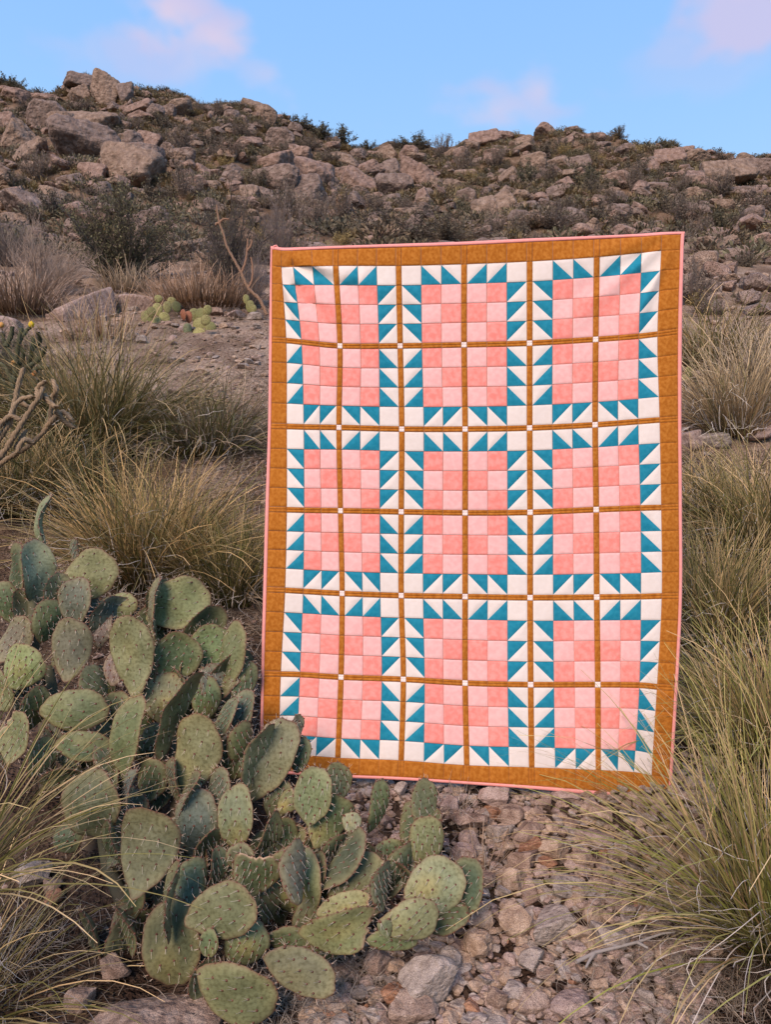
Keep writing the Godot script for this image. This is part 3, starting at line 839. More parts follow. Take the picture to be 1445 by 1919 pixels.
# ---------------------------------------------------------------- shrubs
func shrub_meshes(sd: int, o: Dictionary) -> Array:
	var r := RandomNumberGenerator.new()
	r.seed = sd
	var tw := Geo.new()
	var lf := Geo.new()
	var tips := []
	var bark: Color = o.bark
	var tr: float = o.get("twig_r", 0.008)
	for k in int(o.stems):
		var a := r.randf() * TAU
		var tilt: float = o.get("open", 0.9) * sqrt(r.randf())
		var dir := Vector3(cos(a) * sin(tilt), cos(tilt), sin(a) * sin(tilt))
		var p := PackedVector3Array()
		var q := Vector3(r.randf_range(-0.06, 0.06), -0.03, r.randf_range(-0.06, 0.06))
		var l := r.randf_range(0.6, 1.0)
		for s in 6:
			p.append(q)
			dir = (dir + Vector3(r.randf_range(-1, 1), r.randf_range(-0.6, 0.8), r.randf_range(-1, 1)) * 0.22).normalized()
			q += dir * l / 5.0
		var col := bark * r.randf_range(0.7, 1.2)
		tw.tube(p, tr * 1.6, tr * 0.5, 4, col, col * 1.1)
		for s in range(1, 6):
			for b in int(o.get("twigs", 3)):
				var d2 := ((p[s] - p[s - 1]).normalized() + Vector3(r.randf_range(-1, 1), r.randf_range(-0.5, 1), r.randf_range(-1, 1)) * 0.9).normalized()
				var t2 := PackedVector3Array()
				var q2 := p[s - 1].lerp(p[s], r.randf())
				var l2 := r.randf_range(0.12, 0.32)
				for e in 4:
					t2.append(q2)
					d2 = (d2 + Vector3(r.randf_range(-1, 1), r.randf_range(-0.6, 0.8), r.randf_range(-1, 1)) * 0.25).normalized()
					q2 += d2 * l2 / 3.0
				tw.tube(t2, tr * 0.6, tr * 0.25, 3, col, col * 1.15)
				tips.append(t2)
				if o.get("fine", false):
					for e in 2:
						var d3 := (d2 + Vector3(r.randf_range(-1, 1), r.randf_range(-0.5, 1), r.randf_range(-1, 1)) * 0.8).normalized()
						var q3 := t2[1 + e]
						var t3 := PackedVector3Array([q3, q3 + d3 * 0.07, q3 + (d3 + Vector3(0, 0.2, 0)).normalized() * 0.14])
						tw.tube(t3, tr * 0.3, tr * 0.18, 3, col * 1.1, col * 1.25)
						tips.append(PackedVector3Array([q3, t3[1], t3[2], t3[2]]))
	var ls: float = o.get("leaf", 0.04)
	for k in int(o.leaves):
		var t: PackedVector3Array = tips[r.randi() % tips.size()]
		var f := r.randf() * 2.99
		var p := t[int(f)].lerp(t[int(f) + 1], f - int(f)) + Vector3(r.randf_range(-1, 1), r.randf_range(-1, 1), r.randf_range(-1, 1)) * ls * 0.6
		var d := Vector3(r.randf_range(-1, 1), r.randf_range(-0.4, 1), r.randf_range(-1, 1)).normalized()
		var side := d.cross(Vector3(r.randf_range(-1, 1), r.randf_range(-1, 1), r.randf_range(-1, 1))).normalized()
		var lc: Color = o.leaf_a
		lc = lc.lerp(o.leaf_b, r.randf()) * r.randf_range(0.7, 1.25)
		lf.leaf(p, d, side, ls * r.randf_range(0.7, 1.4), ls * 0.45, lc)
	return [tw.made(), lf.made() if lf.v.size() else null]

func shrub(called: String, label: String, category: String, group: String, pair: Array) -> Node3D:
	var root := base(called, label, category, Vector3.ZERO, group)
	part("branches", pair[0], mats.twig, root, true)
	if pair[1] != null:
		part("foliage", pair[1], mats.leaf, root, true)
	return root

func fit(p: Vector3, w: float, h: float, yaw: float) -> Transform3D:
	return Transform3D(Basis(Vector3.UP, yaw) * Basis.from_scale(Vector3(w, h, w)), p)

# hillside shrubs read off the photo: foot, width, height in photo pixels, kind
const SHRUBS := [
	[190, 150, 40, 22, 0], [270, 160, 50, 22, 0], [345, 172, 30, 18, 0], [95, 168, 36, 20, 1], [20, 166, 46, 26, 0], [65, 340, 56, 56, 1], [130, 250, 40, 30, 1], [210, 280, 50, 40, 1], [640, 275, 60, 36, 0], [600, 258, 50, 26, 0], [560, 240, 44, 24, 0], [540, 222, 40, 20, 0],
	[775, 280, 54, 28, 0], [825, 268, 26, 16, 0], [750, 283, 40, 20, 0], [690, 282, 34, 18, 0], [1160, 258, 40, 20, 0], [1210, 272, 50, 24, 0], [1245, 282, 36, 22, 0], [1300, 298, 50, 16, 0], [1350, 304, 34, 14, 1], [1010, 300, 54, 34, 1], [1055, 285, 30, 28, 1], [930, 320, 40, 40, 1],
	[870, 330, 50, 46, 1], [830, 300, 44, 40, 1], [985, 350, 50, 46, 0], [1030, 345, 50, 34, 1], [1100, 350, 60, 40, 0], [1110, 370, 40, 40, 1], [1190, 330, 50, 36, 1], [1190, 358, 46, 40, 1], [1350, 370, 60, 50, 1], [1260, 400, 50, 46, 1], [1290, 420, 70, 50, 1], [1130, 430, 96, 52, 0],
	[1040, 432, 90, 50, 1], [980, 440, 60, 40, 1], [860, 420, 60, 50, 0], [700, 400, 50, 40, 1], [640, 420, 60, 60, 1], [590, 430, 60, 70, 1], [545, 420, 70, 80, 1], [480, 360, 50, 40, 1], [430, 300, 70, 36, 1], [390, 280, 60, 36, 1], [340, 290, 60, 50, 1], [470, 300, 50, 30, 0],
	[410, 220, 36, 28, 1], [370, 215, 36, 26, 1], [310, 250, 50, 28, 1], [500, 250, 44, 26, 1], [450, 260, 50, 30, 1], [620, 310, 44, 24, 1], [580, 290, 40, 26, 1], [1310, 450, 60, 44, 1], [1350, 430, 60, 36, 0], [1420, 400, 70, 40, 1], [1390, 430, 50, 34, 1], [1300, 570, 80, 80, 1],
	[1400, 500, 40, 30, 1], [1420, 470, 44, 30, 0], [1330, 590, 60, 40, 1], [20, 350, 40, 30, 1], [110, 410, 70, 50, 1], [60, 430, 60, 40, 1], [290, 380, 60, 40, 1], [350, 370, 60, 50, 1], [250, 250, 40, 28, 1], [150, 215, 46, 24, 1], [60, 215, 50, 28, 1], [1250, 340, 44, 30, 1], [1280, 360, 40, 30, 1], [1150, 390, 50, 34, 1], [1060, 400, 54, 30, 1], [930, 440, 50, 44, 1], [830, 450, 70, 40, 0],
]

func build_shrubs() -> void:
	var dark := Color(0.085, 0.082, 0.055)
	var protos := []
	var words := ["dark green", "grey brown twiggy", "yellowish", "dusky"]
	protos.append(shrub("hill_shrub", "dark green shrub", "shrub", "shrubs on the hillside", shrub_meshes(201, {"stems": 16, "open": 1.25, "bark": Color(0.1, 0.08, 0.065), "twig_r": 0.012, "twigs": 3, "leaves": 2400, "leaf": 0.085, "leaf_a": dark, "leaf_b": Color(0.15, 0.14, 0.09)})))
	protos.append(shrub("hill_shrub", "grey brown shrub", "shrub", "shrubs on the hillside", shrub_meshes(202, {"stems": 20, "open": 1.2, "bark": Color(0.155, 0.12, 0.1), "twig_r": 0.011, "twigs": 4, "fine": true, "leaves": 1300, "leaf": 0.07, "leaf_a": Color(0.15, 0.125, 0.1), "leaf_b": Color(0.23, 0.19, 0.15)})))
	protos.append(shrub("hill_shrub", "yellowish shrub", "shrub", "shrubs on the hillside", shrub_meshes(203, {"stems": 30, "open": 1.1, "bark": Color(0.24, 0.18, 0.09), "twig_r": 0.01, "twigs": 4, "leaves": 500, "leaf": 0.11, "leaf_a": Color(0.26, 0.205, 0.08), "leaf_b": Color(0.38, 0.3, 0.14)})))
	protos.append(shrub("hill_shrub", "dusky shrub", "shrub", "shrubs on the hillside", shrub_meshes(204, {"stems": 18, "open": 1.3, "bark": Color(0.12, 0.095, 0.08), "twig_r": 0.011, "twigs": 4, "fine": true, "leaves": 2000, "leaf": 0.075, "leaf_a": Color(0.11, 0.095, 0.07), "leaf_b": Color(0.18, 0.155, 0.11)})))
	var used := [false, false, false, false]
	var rows := []
	for s in SHRUBS:
		rows.append([s[0], s[1], s[2], s[3], int(s[4]) if rng.randf() < 0.7 else 3])
	for k in 205:
		var px := rng.randf_range(-10, 1455)
		var top := ridge_y(px)
		var py := top + (460.0 - top) * pow(rng.randf(), 0.85) + 3.0
		if px > 1275 and rng.randf() < 0.3:
			py = rng.randf_range(450, 600)
		var w := rng.randf_range(14, 38) * lerpf(0.8, 1.25, (py - top) / 250.0)
		rows.append([px, py, w, w * rng.randf_range(0.5, 0.8), [0, 1, 1, 2, 2, 3, 3][rng.randi() % 7]])
	for s in rows:
		var p := foot(s[0], s[1])
		var d := -p.z
		var k: int = s[4]
		var lab := "%s %s shrub %s" % ["small" if s[2] < 30 else ("low" if s[3] < 0.62 * s[2] else "bushy"), words[k], zone_of(s[0], s[1] - s[3] * 0.5)]
		var t := fit(p - Vector3(0, 0.05, 0), s[2] / F * d * 0.7, s[3] / F * d * 1.15, rng.randf() * TAU)
		if used[k]:
			copy_of(protos[k], "hill_shrub", lab, "shrubs on the hillside", t)
		else:
			used[k] = true
			protos[k].transform = t
			protos[k].set_meta("label", lab)
	# nearer bushes
	var b := shrub("green_bush", "big dark olive bush above the small prickly pears", "bush", "", shrub_meshes(211, {"stems": 34, "open": 1.15, "bark": Color(0.1, 0.085, 0.07), "twig_r": 0.006, "twigs": 5, "fine": true, "leaves": 9000, "leaf": 0.034, "leaf_a": Color(0.085, 0.085, 0.045), "leaf_b": Color(0.15, 0.14, 0.08)}))
	var p0 := foot(235, 530)
	b.transform = fit(p0, 150.0 / F * -p0.z, 185.0 / F * -p0.z, 0.0)
	b = shrub("dark_bush", "open twiggy dark bush behind the dead cholla stalk", "bush", "", shrub_meshes(212, {"stems": 26, "open": 1.05, "bark": Color(0.075, 0.065, 0.06), "twig_r": 0.007, "twigs": 5, "fine": true, "leaves": 2600, "leaf": 0.03, "leaf_a": Color(0.1, 0.09, 0.055), "leaf_b": Color(0.15, 0.13, 0.09)}))
	p0 = foot(425, 540)
	b.transform = fit(p0, 115.0 / F * -p0.z, 190.0 / F * -p0.z, 0.7)
	b = shrub("pale_brush", "pale leafless brush at the left edge above the tilted slab", "bush", "", shrub_meshes(213, {"stems": 40, "open": 1.05, "bark": Color(0.33, 0.255, 0.2), "twig_r": 0.006, "twigs": 5, "fine": true, "leaves": 0, "leaf_a": dark, "leaf_b": dark}))
	p0 = foot(85, 560)
	b.transform = fit(p0, 115.0 / F * -p0.z, 135.0 / F * -p0.z, 0.0)
	b = shrub("grey_brush", "grey leafless brush in the left edge's upper corner of bushes", "bush", "", shrub_meshes(214, {"stems": 30, "open": 1.1, "bark": Color(0.2, 0.165, 0.145), "twig_r": 0.006, "twigs": 5, "fine": true, "leaves": 500, "leaf": 0.03, "leaf_a": Color(0.14, 0.12, 0.09), "leaf_b": Color(0.2, 0.17, 0.13)}))
	p0 = foot(15, 500)
	b.transform = fit(p0, 100.0 / F * -p0.z, 110.0 / F * -p0.z, 0.0)
	b = shrub("wide_bush", "wide dense grey bush just above the quilt's top edge", "bush", "", shrub_meshes(215, {"stems": 30, "open": 1.5, "bark": Color(0.13, 0.105, 0.09), "twig_r": 0.008, "twigs": 5, "fine": true, "leaves": 6000, "leaf": 0.04, "leaf_a": Color(0.11, 0.1, 0.075), "leaf_b": Color(0.18, 0.16, 0.12)}))
	p0 = foot(775, 452)
	b.transform = Transform3D(Basis.from_scale(Vector3(160.0, 62.0, 90.0) / F * -p0.z), p0)
	b = shrub("bare_brush", "grey bare brush left of the quilt's top corner", "bush", "", shrub_meshes(216, {"stems": 26, "open": 1.0, "bark": Color(0.19, 0.155, 0.14), "twig_r": 0.006, "twigs": 5, "fine": true, "leaves": 300, "leaf": 0.03, "leaf_a": Color(0.14, 0.12, 0.09), "leaf_b": Color(0.2, 0.17, 0.13)}))
	p0 = foot(525, 500)
	b.transform = fit(p0, 70.0 / F * -p0.z, 130.0 / F * -p0.z, 0.4)
	b = copy_of(b, "bare_brush", "low bare grey twigs in front of the dead cholla stalk", "", Transform3D())
	b.remove_meta("group")
	p0 = foot(470, 580)
	b.transform = fit(p0, 60.0 / F * -p0.z, 120.0 / F * -p0.z, 2.0)
	b = shrub("dark_leafy_bush", "dark leafy bush at the left edge behind the cane cholla", "bush", "", shrub_meshes(217, {"stems": 26, "open": 1.2, "bark": Color(0.08, 0.07, 0.06), "twig_r": 0.006, "twigs": 5, "fine": true, "leaves": 5000, "leaf": 0.035, "leaf_a": Color(0.05, 0.055, 0.04), "leaf_b": Color(0.1, 0.1, 0.07)}))  # leaves in a darker green than the other bushes
	p0 = foot(-10, 800)
	b.transform = fit(p0, 120.0 / F * -p0.z, 170.0 / F * -p0.z, 0.4)
	b = copy_of(b, "dark_leafy_bush", "dark twiggy bush at the left edge below the yellow fruited cholla", "", Transform3D())
	p0 = foot(30, 720)
	b.transform = fit(p0, 80.0 / F * -p0.z, 110.0 / F * -p0.z, 2.2)
	b = copy_of(b, "dark_leafy_bush", "dark bush at the left edge under the cane cholla", "", Transform3D())
	p0 = foot(-30, 930)
	b.transform = fit(p0, 110.0 / F * -p0.z, 120.0 / F * -p0.z, 4.0)
	# tiny tufts between the shrubs
	var tuft := Geo.new()
	var r := RandomNumberGenerator.new()
	r.seed = 300
	for k in 70:
		var a := r.randf() * TAU
		var tilt := r.randf_range(0.1, 1.2)
		var dir := Vector3(cos(a) * sin(tilt), cos(tilt), sin(a) * sin(tilt))
		var col := Color(0.4, 0.31, 0.17).lerp(Color(0.25, 0.2, 0.11), r.randf())
		tuft.ribbon(blade_path(r, Vector3(cos(a), -0.2, sin(a)) * r.randf() * 0.3, dir, r.randf_range(0.6, 1.1), 0.4, 3), 0.07, Vector3(-sin(a), 0, cos(a)), col * 0.7, col)
	var m1 := tuft.made()
	var tiny := Geo.new()
	for k in 90:
		var a := r.randf() * TAU
		var tilt := r.randf_range(0.2, 1.4)
		var dir := Vector3(cos(a) * sin(tilt), cos(tilt), sin(a) * sin(tilt))
		var col := Color(0.42, 0.34, 0.25).lerp(Color(0.25, 0.2, 0.14), r.randf())
		tiny.ribbon(blade_path(r, Vector3(cos(a), -0.1, sin(a)) * r.randf() * 0.7, dir, r.randf_range(0.4, 1.0), 0.6, 4), 0.03, Vector3(-sin(a), 0, cos(a)), col * 0.7, col)
	var m2 := tiny.made()
	var mm := MultiMesh.new()
	mm.transform_format = MultiMesh.TRANSFORM_3D
	mm.mesh = m1
	mm.instance_count = 8600
	for j in mm.instance_count:
		var d := 13.0 + 49.0 * sqrt(r.randf())
		var x := r.randf_range(-0.95, 0.95) * d
		var s := r.randf_range(0.16, 0.46) * clampf(d / 30.0, 0.5, 1.0)
		mm.set_instance_transform(j, Transform3D(Basis(Vector3.UP, r.randf() * TAU) * Basis.from_scale(Vector3(s * 1.2, s, s * 1.2)), Vector3(x, ground(x, -d), -d)))
	var scrub := Geo.new()
	for k in 170:
		var dir := Vector3(r.randf_range(-1, 1), r.randf_range(0.0, 1.1), r.randf_range(-1, 1)).normalized()
		var q := dir * r.randf_range(0.25, 1.0) * Vector3(1, 0.75, 1)
		var side := dir.cross(Vector3(r.randf_range(-1, 1), r.randf_range(-1, 1), r.randf_range(-1, 1))).normalized()
		var col := Color(0.1, 0.092, 0.06).lerp(Color(0.19, 0.165, 0.115), r.randf())
		if k % 4 == 0:
			scrub.ribbon(PackedVector3Array([Vector3.ZERO, q * 0.5 + Vector3(0, 0.05, 0), q]), 0.035, side, Color(0.14, 0.115, 0.095), Color(0.2, 0.165, 0.135))
		scrub.leaf(q, (dir + Vector3(r.randf_range(-1, 1), 0.3, r.randf_range(-1, 1)) * 0.7).normalized(), side, 0.24, 0.1, col)
	var sm := scrub.made()
	var bushes := MultiMesh.new()
	bushes.transform_format = MultiMesh.TRANSFORM_3D
	bushes.use_colors = true
	bushes.mesh = sm
	bushes.instance_count = 8000
	for j in bushes.instance_count:
		var d := 12.0 + 52.0 * sqrt(r.randf())
		var x := r.randf_range(-0.95, 0.95) * d
		var s := r.randf_range(0.14, 0.55)
		bushes.set_instance_transform(j, Transform3D(Basis(Vector3.UP, r.randf() * TAU) * Basis.from_scale(Vector3(s * 1.2, s, s * 1.2)), Vector3(x, ground(x, -d) - 0.03, -d)))
		var tint := r.randf_range(0.7, 1.5)
		bushes.set_instance_color(j, Color(tint * r.randf_range(0.95, 1.15), tint, tint * r.randf_range(0.85, 1.1)))
	var ob := MultiMeshInstance3D.new()
	ob.name = "low_scrub"
	ob.multimesh = bushes
	ob.material_override = mats.leaf
	add_child(ob, true)
	ob.set_meta("kind", "stuff")
	tag(ob, "low olive and grey scrub filling the gaps between the hillside boulders", "scrub")
	var near := MultiMesh.new()
	near.transform_format = MultiMesh.TRANSFORM_3D
	near.mesh = m2
	near.instance_count = 420
	for j in near.instance_count:
		var d := r.randf_range(3.6, 12.0)
		var x := r.randf_range(-0.52, 0.52) * d
		var s := r.randf_range(0.04, 0.12)
		near.set_instance_transform(j, Transform3D(Basis(Vector3.UP, r.randf() * TAU) * Basis.from_scale(Vector3(s * 1.5, s, s * 1.5)), Vector3(x, ground(x, -d), -d)))
	var on := MultiMeshInstance3D.new()
	on.name = "dry_ground_cover"
	on.multimesh = near
	on.material_override = mats.blade
	add_child(on, true)
	on.set_meta("kind", "stuff")
	tag(on, "tiny dead grass tufts on the bare soil nearer the quilt", "ground cover")
	var o := MultiMeshInstance3D.new()
	o.name = "dry_ground_cover_001"
	o.multimesh = mm
	o.material_override = mats.blade
	add_child(o, true)
	o.set_meta("kind", "stuff")
	tag(o, "small dry tufts of grass all over the hillside", "ground cover")

# ---------------------------------------------------------------- cactus
func pad_mesh(r: RandomNumberGenerator, l: float, w: float, tone: Color, yellow: float, bite: float, bite_at: float) -> Array:
	var g := Geo.new()
	var sp := Geo.new()
	var thick := clampf(w * 0.06, 0.0035, 0.0075)
	var bend := r.randf_range(-0.9, 0.9) / maxf(w, 0.05) * 0.22
	var bow := r.randf_range(-0.8, 0.8) / maxf(l, 0.08) * 0.2
	var wob := r.randf() * 10.0
	var egg := r.randf_range(0.08, 0.3)
	var neck := r.randf_range(0.55, 0.8)
	var nphi := 34
	var rings := [0.0, 0.3, 0.55, 0.75, 0.88, 0.96, 1.0]
	var spot := Vector2(r.randf_range(-0.4, 0.4), r.randf_range(-0.5, 0.3))
	var shape := func(phi: float, rho: float) -> Vector2:
		var sy := sin(phi)
		var x := cos(phi) * (1.0 + egg * sy) * (1.0 - (1.0 - neck) * pow(maxf(0.0, -sy), 3.0))
		var q := 1.0 + 0.025 * sin(phi * 5.0 + wob) + 0.015 * sin(phi * 11.0 + wob * 2.0)
		if bite > 0.0:
			var away := absf(wrapf(phi - bite_at, -PI, PI))
			q *= 1.0 - bite * (1.0 - smoothstep(0.25, 0.75, away)) * (0.9 + 0.2 * sin(phi * 14.0 + wob))
		return Vector2(x * w * 0.5, sy * l * 0.5) * rho * q
	var lift := func(p: Vector2) -> float:
		return bend * p.x * p.x * 4.0 + bow * p.y * p.y * 4.0 + 0.006 * sin(p.y * 41.0 + wob) * sin(p.x * 38.0 + wob) * clampf(w / 0.14, 0.3, 1.4)
	var rim := tone.lerp(Color(0.2, 0.085, 0.06), 0.75)
	for side in [1.0, -1.0]:
		var first := g.v.size()
		for k in rings.size():
			var rho: float = rings[k]
			for j in nphi:
				var phi := TAU * j / nphi
				var p: Vector2 = shape.call(phi, rho)
				var h: float = thick * pow(maxf(0.0, 1.0 - pow(rho, 4.0)), 0.5) * side
				var yl := yellow * (1.0 - smoothstep(0.1, 0.75, Vector2(p.x / w * 2.0, p.y / l * 2.0).distance_to(spot)))
				var col := tone.lerp(Color(0.33, 0.29, 0.11), yl)
				col = col.lerp(rim, smoothstep(0.93, 1.0, rho))
				col = col.lerp(Color(0.34, 0.31, 0.15), 0.35 * smoothstep(0.6, 0.9, rho) * (1.0 - smoothstep(0.93, 1.0, rho)))
				if bite > 0.0 and absf(wrapf(phi - bite_at, -PI, PI)) < 0.7:
					col = col.lerp(Color(0.42, 0.3, 0.2), smoothstep(0.86, 0.96, rho))
				g.v.append(Vector3(p.x, p.y + l * 0.5, h + lift.call(p)))
				g.c.append(col)
		for k in rings.size() - 1:
			for j in nphi:
				var a := first + k * nphi + j
				var b := first + k * nphi + (j + 1) % nphi
				if side > 0:
					g.tri(a, a + nphi, b)
					g.tri(b, a + nphi, b + nphi)
				else:
					g.tri(a, b, a + nphi)
					g.tri(b, b + nphi, a + nphi)
	g.soften()
	# areoles and spines in staggered rows on both faces, denser along the margin
	var gap := clampf(l / 6.6, 0.022, 0.042)
	var ny := int(l / gap) + 1
	var nx := int(w / gap) + 2
	var areole := Color(0.1, 0.045, 0.03)
	for side in [1.0, -1.0]:
		for iy in ny:
			for ixx in nx:
				var q := Vector2((ixx - nx * 0.5 + (0.5 if iy % 2 == 1 else 0.0)) * gap, (iy - ny * 0.5 + 0.5) * gap) + Vector2(r.randf_range(-1, 1), r.randf_range(-1, 1)) * gap * 0.12
				var phi := atan2(q.y / l, q.x / w)
				var edge: Vector2 = shape.call(phi, 1.0)
				var rho: float = q.length() / maxf(edge.length(), 0.001)
				if rho > 0.9:
					continue
				var h: float = thick * pow(1.0 - pow(rho, 4.0), 0.5) * side
				var p := Vector3(q.x, q.y + l * 0.5, h + lift.call(q))
				var out := Vector3(q.x / w * 0.5, q.y / l * 0.5, side).normalized()
				sp.bump(p - out * 0.001, out, 0.005, 0.004, areole * r.randf_range(0.8, 1.5))
				if side > 0.0 or r.randf() < 0.3:
					for s in (1 if r.randf() < 0.6 else 2):
						var d := (out * r.randf_range(0.35, 1.0) + Vector3(r.randf_range(-0.3, 0.3), -0.85, 0)).normalized()
						sp.cone(p, d, 0.0009, r.randf_range(0.013, 0.027), Color(0.42, 0.34, 0.25), Color(0.68, 0.62, 0.52))
	var nr := int((l + w) / 0.014)
	for k in nr:
		var phi := TAU * k / nr + r.randf_range(-0.05, 0.05)
		if sin(phi) < -0.8:
			continue
		var q: Vector2 = shape.call(phi, 0.985)
		var out := Vector3(q.x / w, q.y / l, 0).normalized()
		var p := Vector3(q.x, q.y + l * 0.5, lift.call(q))
		sp.bump(p, out, 0.0042, 0.0042, areole * r.randf_range(0.8, 1.8))
		for s in 2:
			var d := (out + Vector3(r.randf_range(-0.6, 0.6), r.randf_range(-0.6, 0.4), r.randf_range(-0.7, 0.7))).normalized()
			sp.cone(p, d, 0.0009, r.randf_range(0.008, 0.02), Color(0.35, 0.2, 0.13), Color(0.72, 0.64, 0.52))
	return [g.made(), sp.made()]

# x, y, length, width, lean of the axis in degrees, depth offset, true width factor, tone, yellow, bite, where bitten
const PADS_LEFT := [
	[76, 985, 116, 26, 2, 1, 1.7, 1, 0], [33, 1072, 112, 46, 0, 2, 1.4, 3, 0], [67, 1076, 128, 38, 0, 1, 1.8, 1, 0], [142, 1030, 44, 22, 0, 3, 1.3, 4, 0], [163, 1082, 116, 84, 50, 1, 1, 0, 0.2], [103, 1120, 92, 34, 8, 0, 1.8, 1, 0], [142, 1130, 94, 60, 5, 0, 1, 2, 0], [28, 1198, 92, 62, 30, 1, 1, 2, 0],
	[130, 1218, 116, 74, -3, -1, 1, 2, 0], [38, 1253, 92, 80, 30, -1, 1, 1, 0.5], [185, 1180, 72, 46, 5, 2, 1, 6, 0], [215, 1137, 80, 52, 78, 2, 1, 0, 0.6], [328, 1132, 128, 92, 72, 1, 1, 0, 0.2], [285, 1140, 118, 30, 5, 0, 2.2, 1, 0], [248, 1230, 154, 80, -6, -2, 1, 1, 0.3],
	[388, 1218, 98, 84, 60, 1, 1, 0, 0], [330, 1230, 96, 84, 42, 0, 1, 3, 0], [432, 1230, 136, 56, 14, 0, 1.3, 0, 0], [455, 1275, 76, 50, 20, 1, 1, 3, 0.3], [457, 1337, 90, 46, 15, 0, 1.2, 4, 0], [424, 1345, 80, 34, 25, -1, 1.6, 2, 0], [215, 1252, 66, 44, 0, 0, 1, 6, 0.3], [134, 1331, 124, 76, 92, -1, 1, 0, 0.2], [30, 1380, 98, 66, 8, -1, 1, 1, 0.2, 0.3, 2.4],
	[150, 1397, 108, 54, 96, 0, 1, 3, 0.4], [236, 1385, 162, 64, 12, -1, 1.1, 5, 0.1], [322, 1337, 190, 24, 24, -2, 3.2, 5, 0.2], [308, 1312, 98, 78, 10, 1, 1, 0, 0.8], [385, 1312, 84, 54, 5, 1, 1, 3, 0.5], [365, 1413, 152, 92, 8, -1, 1, 0, 0.3], [173, 1512, 130, 104, -10, -1, 1, 0, 0], [241, 1490, 96, 28, 5, -1, 2.4, 4, 0],
	[283, 1460, 78, 62, 0, 1, 1, 3, 0], [272, 1592, 158, 114, 5, -3, 1, 0, 0], [318, 1690, 156, 22, 9, -3, 3.4, 5, 0], [366, 1547, 130, 78, 5, 0, 1, 4, 0], [355, 1490, 96, 22, 32, -1, 2.8, 5, 0.3], [410, 1480, 88, 50, 15, -1, 1.2, 2, 0], [442, 1535, 122, 66, 0, -1, 1, 0, 0.5], [357, 1662, 110, 56, 5, -1, 1.1, 4, 0],
	[405, 1630, 80, 26, 12, -1, 2, 3, 0], [415, 1708, 140, 98, 74, -3, 1, 0, 0.1], [322, 1774, 156, 104, -8, 0, 1, 3, 0.5], [460, 1772, 88, 84, 40, -1, 1, 0, 0.6], [392, 1768, 58, 36, 5, -2, 1, 0, 0.3], [440, 1862, 160, 112, 112, -2, 1, 0, 0], [183, 1762, 136, 40, -10, 2, 1.6, 3, 0], [120, 1572, 64, 56, 60, 2, 1, 3, 0],
	[215, 1330, 70, 50, 20, 2, 1, 3, 0.4], [190, 1290, 80, 56, -10, 3, 1, 3, 0.5], [290, 1395, 80, 56, 15, 2, 1, 3, 0.3], [330, 1580, 90, 60, -15, 2, 1, 3, 0], [250, 1680, 110, 50, 5, 1, 1.3, 3, 0], [400, 1400, 100, 60, 20, 3, 1, 3, 0], [60, 1310, 80, 60, -20, 3, 1, 3, 0.4], [440, 1420, 90, 60, 10, 1, 1, 3, 0.2], [380, 1600, 90, 60, 20, 2, 1, 3, 0.2], [10, 1130, 80, 46, -10, 2, 1, 3, 0], [-5, 1290, 90, 70, -20, 1, 1, 1, 0.3], [430, 1690, 90, 60, 0, 1, 1, 3, 0.3], [300, 1470, 90, 60, 0, 3, 1, 3, 0], [90, 1165, 84, 40, 14, 0, 1.6, 3, 0.2], [178, 1290, 92, 30, -16, 0, 2.2, 5, 0.3], [62, 1330, 90, 34, 18, 0, 2.0, 3, 0.3], [205, 1430, 84, 40, -20, 1, 1.5, 3, 0.4], [285, 1265, 80, 36, 22, 1, 1.7, 5, 0.2], [345, 1285, 76, 30, -12, 1, 2.0, 3, 0.1], [400, 1285, 80, 44, -8, 1, 1.4, 2, 0], [455, 1395, 84, 40, 6, 0, 1.6, 3, 0.1], [330, 1470, 96, 34, -14, 0, 2.0, 5, 0.2], [215, 1580, 90, 40, -14, 0, 1.7, 3, 0], [330, 1600, 88, 36, -22, 0, 1.8, 3, 0], [380, 1590, 92, 32, 16, 0, 2.1, 5, 0], [245, 1740, 96, 40, -18, 0, 1.7, 3, 0.1], [375, 1830, 80, 44, 18, 0, 1.5, 3, 0.3], [450, 1650, 84, 40, 24, 0, 1.6, 3, 0.2], [0, 1400, 80, 40, -14, 1, 1.4, 3, 0], [120, 1450, 90, 44, 80, 1, 1.4, 3, 0.2], [75, 1420, 80, 36, 24, 1, 1.6, 3, 0.2],
]
